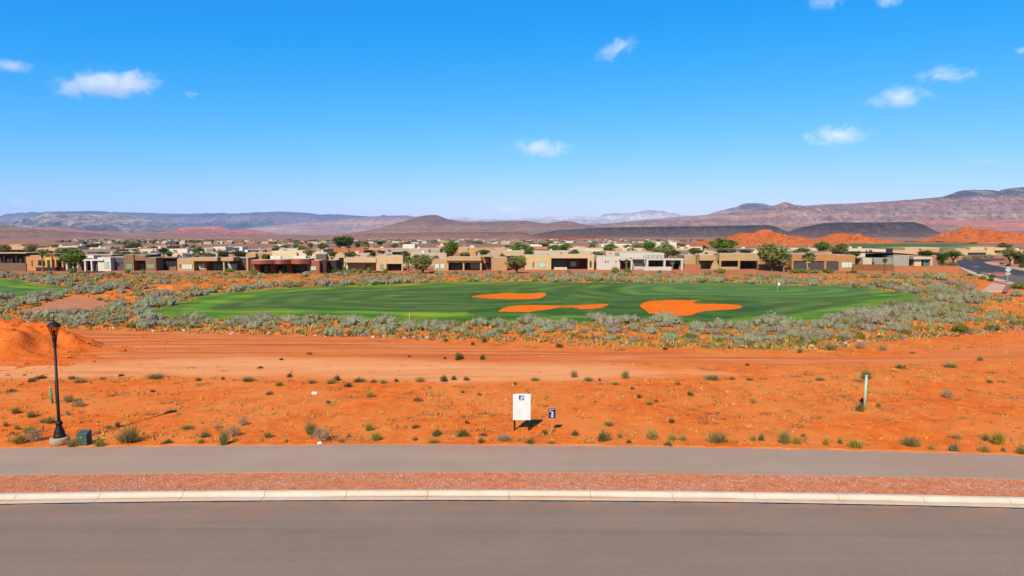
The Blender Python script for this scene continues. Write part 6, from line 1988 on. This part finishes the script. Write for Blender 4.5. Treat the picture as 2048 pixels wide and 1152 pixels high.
TREES = [(687, 470, 498, 40, 330, 'dark', 'tallest dark green tree above the terracotta house'), (902, 482, 510, 33, 232, 'bright', 'bright green round tree beside the tall tan house'), (1448, 478, 501, 56, 330, 'green', 'broad green tree in front of the tallest slickrock hill'),
         (265, 485, 499, 31, 330, 'olive', 'domed olive tree above the golden tan house'), (190, 487, 501, 30, 335, 'dark', 'dark tree left of the far town'), (226, 494, 504, 20, 290, 'green', 'small green tree left of the golden tan house'), (60, 489, 506, 24, 255, 'olive', 'tall olive tree beside the low tan house at left'),
         (88, 501, 513, 42, 208, 'green', 'spreading green tree behind the orange adobe house'), (148, 500, 528, 58, 186, 'green', 'large leafy tree between adobe and white houses'), (8, 490, 506, 26, 262, 'olive', 'olive tree at the left picture edge'), (108, 489, 498, 28, 380, 'olive', 'rounded olive tree on the left skyline'),
         (236, 503, 512, 21, 224, 'olive', 'small olive tree behind the shade-grey side wall'), (272, 503, 512, 22, 224, 'olive', 'small olive tree right above the brown house'), (326, 497, 506, 15, 260, 'dark', 'small dark tree beside the cream cube house'), (306, 493, 500, 16, 310, 'green', 'small tree on the brown skyline house'),
         (445, 500, 511, 26, 240, 'pale', 'pale shrubby tree behind the slate porch house'), (845, 511, 540, 46, 183, 'olive', 'dense olive tree right of the garden palms'), (1040, 487, 513, 40, 258, 'green', 'dark leaning tree beside the orange slot house'), (1062, 494, 511, 22, 255, 'olive', 'olive tree tucked right of the leaning tree'),
         (1033, 513, 540, 42, 183, 'olive', 'olive tree filling the gap before the wide porch house'), (1088, 487, 496, 20, 400, 'dark', 'far tree above the orange slot house'), (1108, 490, 503, 30, 300, 'green', 'leafy tree right of the orange slot house'), (1130, 488, 504, 26, 288, 'green', 'green tree left of the cream canopy house'),
         (1222, 489, 505, 36, 280, 'green', 'green tree right of the cream canopy house'), (1184, 489, 497, 15, 350, 'green', 'small tree behind the cream canopy'), (1299, 481, 503, 24, 282, 'bright', 'upright bright green tree behind the roof terrace'), (1278, 488, 503, 30, 288, 'olive', 'olive tree left of the upright bright tree'),
         (1332, 488, 513, 36, 240, 'olive', 'shaggy olive tree right of the upright bright tree'), (1410, 492, 501, 15, 300, 'dark', 'small dark tree left of the broad green tree'), (1452, 497, 507, 44, 262, 'pale', 'pale oleander hedge tree behind the olive house'), (1492, 497, 507, 40, 266, 'pale', 'second pale oleander beside the feathery tree'),
         (1545, 486, 533, 62, 196, 'olive', 'tall feathery olive tree between olive house and garages'), (1644, 484, 504, 30, 270, 'green', 'green tree behind the garage house'), (1678, 488, 511, 40, 252, 'olive', 'wide olive tree right behind the garage house'), (1710, 503, 514, 24, 214, 'yellow', 'yellow green tree left of the long black roof'),
         (1886, 506, 521, 26, 222, 'dark', 'dark tree right of the grey modern house'), (1908, 502, 514, 34, 255, 'green', 'leafy tree before the corner house'), (2022, 498, 517, 36, 250, 'olive', 'olive tree right of the corner house'), (2010, 486, 497, 24, 480, 'olive', 'far olive tree above the corner house'), (2042, 507, 523, 26, 220, 'bright', 'bright shrub tree behind the board fence'),
         (621, 485, 496, 13, 360, 'green', 'small far tree left of the large dark tree'), (646, 487, 500, 24, 330, 'green', 'round tree just left of the large dark tree'), (553, 491, 502, 14, 300, 'green', 'small tree left of the white house gap'), (590, 489, 504, 17, 280, 'green', 'green tree right of the far white shed'), (603, 492, 507, 18, 262, 'olive', 'olive tree above the cream houses left of centre'),
         (760, 482, 490, 15, 520, 'dark', 'small dark far tree right of the large dark tree'), (715, 486, 494, 14, 400, 'dark', 'small tree at the right foot of the large dark tree'), (812, 484, 491, 24, 520, 'green', 'far green tree on the plain left of the bright tree'), (790, 487, 494, 22, 420, 'olive', 'olive tree behind the wide grey house'),
         (1255, 490, 498, 16, 340, 'olive', 'small olive tree beside the long white skyline house'), (1015, 490, 497, 14, 380, 'green', 'small tree left of the leaning tree'), (1366, 488, 496, 14, 380, 'green', 'small green tree left of the white grey house'), (1608, 497, 505, 26, 275, 'green', 'low tree between the grey beige roofs'),
         (1885, 513, 523, 22, 205, 'bright', 'bright hedge tree at the mouth of the side street'), (1770, 518, 526, 10, 186, 'green', 'slim shrub tree against the grey modern wall')]
for q, t_ in enumerate(TREES): tree(*t_, q=q)
YT = [(32, 505, 212), (118, 503, 230), (200, 508, 214), (256, 507, 218), (290, 507, 222), (338, 506, 236), (420, 509, 214), (478, 506, 232), (528, 512, 208), (618, 503, 246), (664, 505, 250), (700, 506, 238), (746, 506, 232), (812, 506, 240), (930, 508, 226), (968, 502, 262), (1004, 511, 212), (1058, 506, 236), (1150, 503, 262), (1196, 508, 214), (1262, 499, 275), (1312, 500, 262), (1350, 505, 236), (1392, 500, 262), (1440, 503, 240), (1590, 503, 250), (1700, 506, 232), (1850, 505, 238)]
for q, (u_, vt_, Y_) in enumerate(YT):
    kd_ = ('green', 'olive', 'dark', 'yellow', 'pale')[q % 5]
    tree(u_, vt_ - 3, vt_ + 8, 13 + 5 * (q % 4), Y_, kd_, f'small {kd_} yard tree between the back rows of houses', q=q, name='yard_tree')
    [o for o in bpy.data.objects if o.name.startswith('yard_tree') and 'group' not in o][0]['group'] = f'small {kd_} yard trees'


def palm_crown(seed, n=30):
    r = np.random.default_rng(seed)
    V, Fc = [], []
    for i in range(n):
        a = 2.4 * i + r.uniform(-.2, .2); el = 1.25 - 1.75 * (i / n) + r.uniform(-.1, .1)
        d = np.array([math.cos(a) * math.cos(el), math.sin(a) * math.cos(el), math.sin(el)])
        s = np.cross(d, [0, 0, 1.0]); s /= np.linalg.norm(s) + 1e-9
        L = r.uniform(.85, 1.05)
        hub = d * L * .55 + np.array([0, 0, -.03])
        b = len(V)
        V += [tuple(s * -.03), tuple(s * .03), tuple(hub)]; Fc.append((b, b + 1, b + 2))
        for k in range(9):                                   # fan of blades
            t = (k - 4) / 4
            dd = d * math.cos(t * 1.1) + s * math.sin(t * 1.1) + np.array([0, 0, -.25 * abs(t) - .12]); dd /= np.linalg.norm(dd)
            w = np.cross(dd, d + [0, 0, .6]); w /= np.linalg.norm(w) + 1e-9
            b = len(V)
            V += [tuple(hub - w * .11), tuple(hub + w * .11), tuple(hub + dd * L * r.uniform(.42, .55))]; Fc.append((b, b + 1, b + 2))
    V = np.array(V)
    return V, np.array(Fc), np.repeat(r.uniform(.75, 1.25, (len(V) // 3, 1)) * np.ones((1, 3)), 3, 0)


PALMM = leaf_mat('palm_frond', (0.26, 0.36, 0.11), trans=.2)
PALM_ME = [mesh_of('crown', palm_crown(400 + i), PALMM) for i in range(3)]


def palm(u, vt, vc, Y, w, label, q=0):
    if vt >= 496 and Y > 203: Y = 220
    x, zc = P(u, vc, Y); rw = w / 2 * Y / F
    root = tag(empty('fan_palm', (x, Y, 0)), label, 'palm')
    MB().tube([(0, 0, -.3), (.05, 0, zc * .5), (0, 0, zc)], [.28, .20, .17], 8).build('trunk', PALMB, root)
    c = link('crown', PALM_ME[q % 3], root, (0, 0, zc)); c.scale = (rw, rw, rw * 1.0)
    MB().lathe([(.15, zc - .9), (.34, zc - .7), (.28, zc - .1), (.1, zc + .1)], 8).build('dead_frond_skirt', plain((0.30, 0.21, 0.11), .95, .3, 6, name='dead_frond'), root)


for q, p_ in enumerate([(397, 497, 506, 216, 32, 'large fan palm rising behind the long tan house'), (371, 490, 494, 300, 17, 'small palm on the skyline left of the large fan palm'), (387, 491, 495, 305, 15, 'smaller skyline palm beside the large fan palm'), (816, 513, 523, 186, 26, 'garden palm nearest the beige porch house'),
                        (833, 510, 517, 196, 22, 'second garden palm, behind the dense olive tree'), (852, 511, 517, 198, 20, 'third garden palm above the dense olive tree'), (872, 511, 517, 200, 16, 'small palm left of the pale blind windows'), (568, 489, 496, 290, 20, 'palm among round trees left of centre'), (731, 483, 490, 330, 20, 'palm right of the large dark tree'),
                        (1568, 507, 517, 190, 30, 'fan palm beside the feathery olive tree'), (1618, 506, 517, 187, 34, 'fan palm in front of the garage doors'), (1333, 485, 490, 310, 16, 'palm behind the shaggy olive tree near white sheds'), (1253, 518, 523, 185, 12, 'small palm at the left bay of the terrace house'), (1345, 520, 525, 184, 13, 'small palm before the right terrace bay'), (84, 500, 508, 190, 16, 'slender tall palm in front of the adobe house'), (1602, 498, 502, 270, 12, 'small palm behind the low brown grey house')]): palm(*p_, q=q)

# ---- garden shrubs
GM = {k: [mesh_of('garden_shrub', dome(np.random.default_rng(500 + i), sage_lumps(np.random.default_rng(600 + i), 5), 420, .16, .04), TREEM[k]) for i in range(2)] for k in ('green', 'dark', 'yellow', 'pale', 'olive')}
SHR = [(208, 541, 12, 11, 'green', 'white house'), (290, 543, 11, 8, 'green', 'brown house'), (318, 543, 12, 7, 'olive', 'shade-black side wall'), (460, 545, 17, 9, 'green', 'long tan house'), (508, 550, 16, 13, 'yellow', 'red house left end'), (565, 547, 11, 9, 'olive', 'middle red canopy'), (609, 547, 14, 10, 'olive', 'right red canopy'), (628, 545, 12, 8, 'green', 'red house right end'),
       (649, 545, 14, 7, 'green', 'red house side wall'), (662, 545, 12, 8, 'olive', 'brown garden wall'), (674, 545, 12, 8, 'green', 'end of the brown garden wall'), (683, 540, 18, 12, 'green', 'arched entry'), (703, 540, 17, 10, 'dark', 'beige house window'), (706, 545, 17, 8, 'pale', 'beige house front'), (721, 539, 12, 10, 'yellow', 'beige house left bay'), (738, 542, 10, 9, 'yellow', 'beige house small window'),
       (762, 540, 13, 12, 'yellow', 'beige porch pier'), (765, 544, 18, 5, 'dark', 'foot of the beige porch pier'), (785, 542, 11, 9, 'yellow', 'beige porch opening'), (882, 541, 20, 5, 'dark', 'pale blind windows'), (1001, 540, 9, 6, 'green', 'pergola'), (1127, 540, 11, 7, 'pale', 'pergola house gap'), (1206, 537, 15, 13, 'olive', 'terrace house left wall'), (1226, 537, 13, 10, 'green', 'terrace house small windows'),
       (1290, 539, 11, 6, 'green', 'terrace house awning'), (1399, 539, 19, 9, 'yellow', 'olive house glass bay'), (1530, 538, 22, 9, 'green', 'feathery olive tree'), (1550, 539, 22, 8, 'green', 'right foot of the feathery tree'), (1578, 540, 24, 7, 'olive', 'fan palm foot'), (1602, 540, 26, 9, 'yellow', 'left garage door'), (1646, 540, 15, 5, 'dark', 'right garage door'), (1730, 541, 12, 6, 'yellow', 'brown yard wall'),
       (1938, 553, 10, 6, 'dark', 'side street bend'), (1958, 549, 8, 5, 'dark', 'side street pavement'), (1985, 557, 11, 9, 'dark', 'fire hydrant'), (1981, 563, 10, 8, 'dark', 'hydrant, nearest the ramp'), (1964, 559, 11, 8, 'yellow', 'pale pavement'), (2013, 566, 7, 4, 'green', 'diamond road sign'), (2040, 578, 30, 14, 'yellow', 'right edge beyond the ramp'), (1932, 519, 12, 8, 'pale', 'garden wall of the corner house'),
       (1950, 517, 16, 8, 'pale', 'middle of the corner house wall'), (1976, 516, 20, 7, 'pale', 'right end of the corner house wall'), (1903, 531, 18, 8, 'green', 'mouth of the side street'), (1885, 530, 16, 8, 'green', 'modern house corner'), (2003, 530, 8, 5, 'dark', 'far pavement'), (2016, 533, 8, 5, 'dark', 'far pavement near the fence'), (2044, 536, 16, 8, 'dark', 'right end of the board fence')]
for q, (u_, v_, w_, h_, kd, nr) in enumerate(SHR):
    x_, y_ = G(u_, v_)
    if v_ < 545 and 130 < u_ < 1720: y_ = min(y_, 184)
    s_ = y_ / F
    adj = {'green': 'green', 'dark': 'dark green', 'yellow': 'yellow green', 'pale': 'pale grey green', 'olive': 'olive'}[kd]
    place('garden_shrub', GM[kd][q % 2], x_, y_, 0.0, w_ / 2 * s_ * 1.25, h_ * s_ * 1.3, random.uniform(0, 6), f'clipped {adj} garden shrub by the {nr}', 'shrub', None)
# ------------------------------------------------------------------ fair-weather clouds
def cloud_mat():
    t = NT('cloud_vapour')
    t.t.nodes.remove(t.b)
    oc = t.coord('Object')
    oi = t.n('ShaderNodeObjectInfo')
    sh = t.n('ShaderNodeVectorMath', operation='ADD')
    cb = t.n('ShaderNodeCombineXYZ')
    rr = t.math('MULTIPLY', oi.outputs['Random'], 90.0)
    for k in range(3): t.l(rr, cb.inputs[k])
    t.l(oc, sh.inputs[0]); t.l(cb.outputs[0], sh.inputs[1])
    mp = t.n('ShaderNodeMapping'); mp.inputs['Scale'].default_value = (1.5, 1.0, 0.75)
    t.l(sh.outputs[0], mp.inputs['Vector'])
    n = t.noise(mp.outputs[0], 1.7, 6, 0.60, 0.8)
    ln = t.n('ShaderNodeVectorMath', operation='LENGTH'); t.l(oc, ln.inputs[0])
    z = t.sepxyz(oc)[2]
    fall = t.math('SUBTRACT', 1.0, ln.outputs['Value'], True)
    d = t.math('SUBTRACT', t.math('ADD', t.math('MULTIPLY', fall, 0.80), t.math('MULTIPLY', n, 1.9)), 1.24)
    d = t.math('MULTIPLY', t.math('MAXIMUM', d, 0.0), t.math('MULTIPLY', fall, 3.0, True))
    v = t.n('ShaderNodeVolumePrincipled')
    v.inputs['Color'].default_value = (0.95, 1.0, 0.985, 1)
    v.inputs['Anisotropy'].default_value = -0.2
    t.l(t.math('MULTIPLY', d, t.n('ShaderNodeAttribute', attribute_type='OBJECT', attribute_name='thickness').outputs['Fac']), v.inputs['Density'])
    t.l(v.outputs[0], t.out.inputs['Volume'])
    t.m.cycles.volume_step_rate = 0.6 if hasattr(t.m.cycles, 'volume_step_rate') else 1
    return t.m


CLM = cloud_mat()
bm = bmesh.new(); bmesh.ops.create_icosphere(bm, subdivisions=3, radius=1)
CL_ME = bpy.data.meshes.new('cloud'); bm.to_mesh(CL_ME); bm.free(); CL_ME.materials.append(CLM)
for (u_, v_, w_, h_, th, tilt, lab) in (
        (205, 170, 215, 62, 1.5, 0.02, 'largest white cloud, upper left'), (252, 160, 150, 44, 1.3, 0.0, 'upper puff of the largest cloud at left'), (20, 132, 100, 30, .7, 0, 'small cloud at the left picture edge'), (382, 189, 36, 14, .35, 0, 'tiny wisp right of the largest cloud'),
        (1234, 97, 120, 40, .7, .32, 'slanting wisp high right of centre'), (1080, 296, 145, 40, .9, -.05, 'flat cloud low over the middle of the sky'), (1672, 272, 140, 48, 1.1, .05, 'lowest of the three clouds on the right'), (1798, 194, 150, 48, .9, .0, 'middle of the three clouds on the right'),
        (1895, 149, 140, 36, .9, -.04, 'thin topmost of the three clouds on the right'), (1650, 5, 80, 34, .5, 0, 'faint cloud cut by the top edge'), (1776, 2, 60, 30, .5, 0, 'smaller faint cloud at the top edge, further right'), (1018, 418, 70, 20, .9, 0, 'small cloud just above the far white cliffs'), (2050, 100, 40, 20, .6, 0, 'cloud fragment at the right picture edge'), (1972, 322, 70, 18, .12, 0, 'very faint wisp above the right ridge'), (40, 405, 60, 20, .35, 0, 'very faint wisp above the left plateau')):
    Y = min(1900 * F / (HORIZON - v_), 30000)
    x_, z_ = P(u_, v_, Y)
    s_ = Y / F
    o = link('cloud', CL_ME, None, (x_, Y, z_))
    o.scale = (w_ / 2 * s_ * 1.2, w_ / 2 * s_ * .9, h_ / 2 * s_ * 1.3)
    o.rotation_euler = (0, -tilt, 0)
    o['thickness'] = th * 5.5 / (w_ * s_)
    tag(o, lab, 'cloud', 'fair-weather clouds')
# ------------------------------------------------------------------ air
def haze():
    t = NT('haze_air')
    t.t.nodes.remove(t.b)
    v = t.n('ShaderNodeVolumePrincipled')
    v.inputs['Color'].default_value = (0.40, 0.63, 1.0, 1)
    v.inputs['Density'].default_value = 2.2e-5
    v.inputs['Anisotropy'].default_value = 0.0
    t.l(v.outputs[0], t.out.inputs['Volume'])
    mb = MB().box(-70000, 70000, -300, 65000, -32, 1150)
    o = mb.build('haze', t.m)
    tag(o, 'thin blue air haze over the whole valley', None, None, 'stuff')


haze()
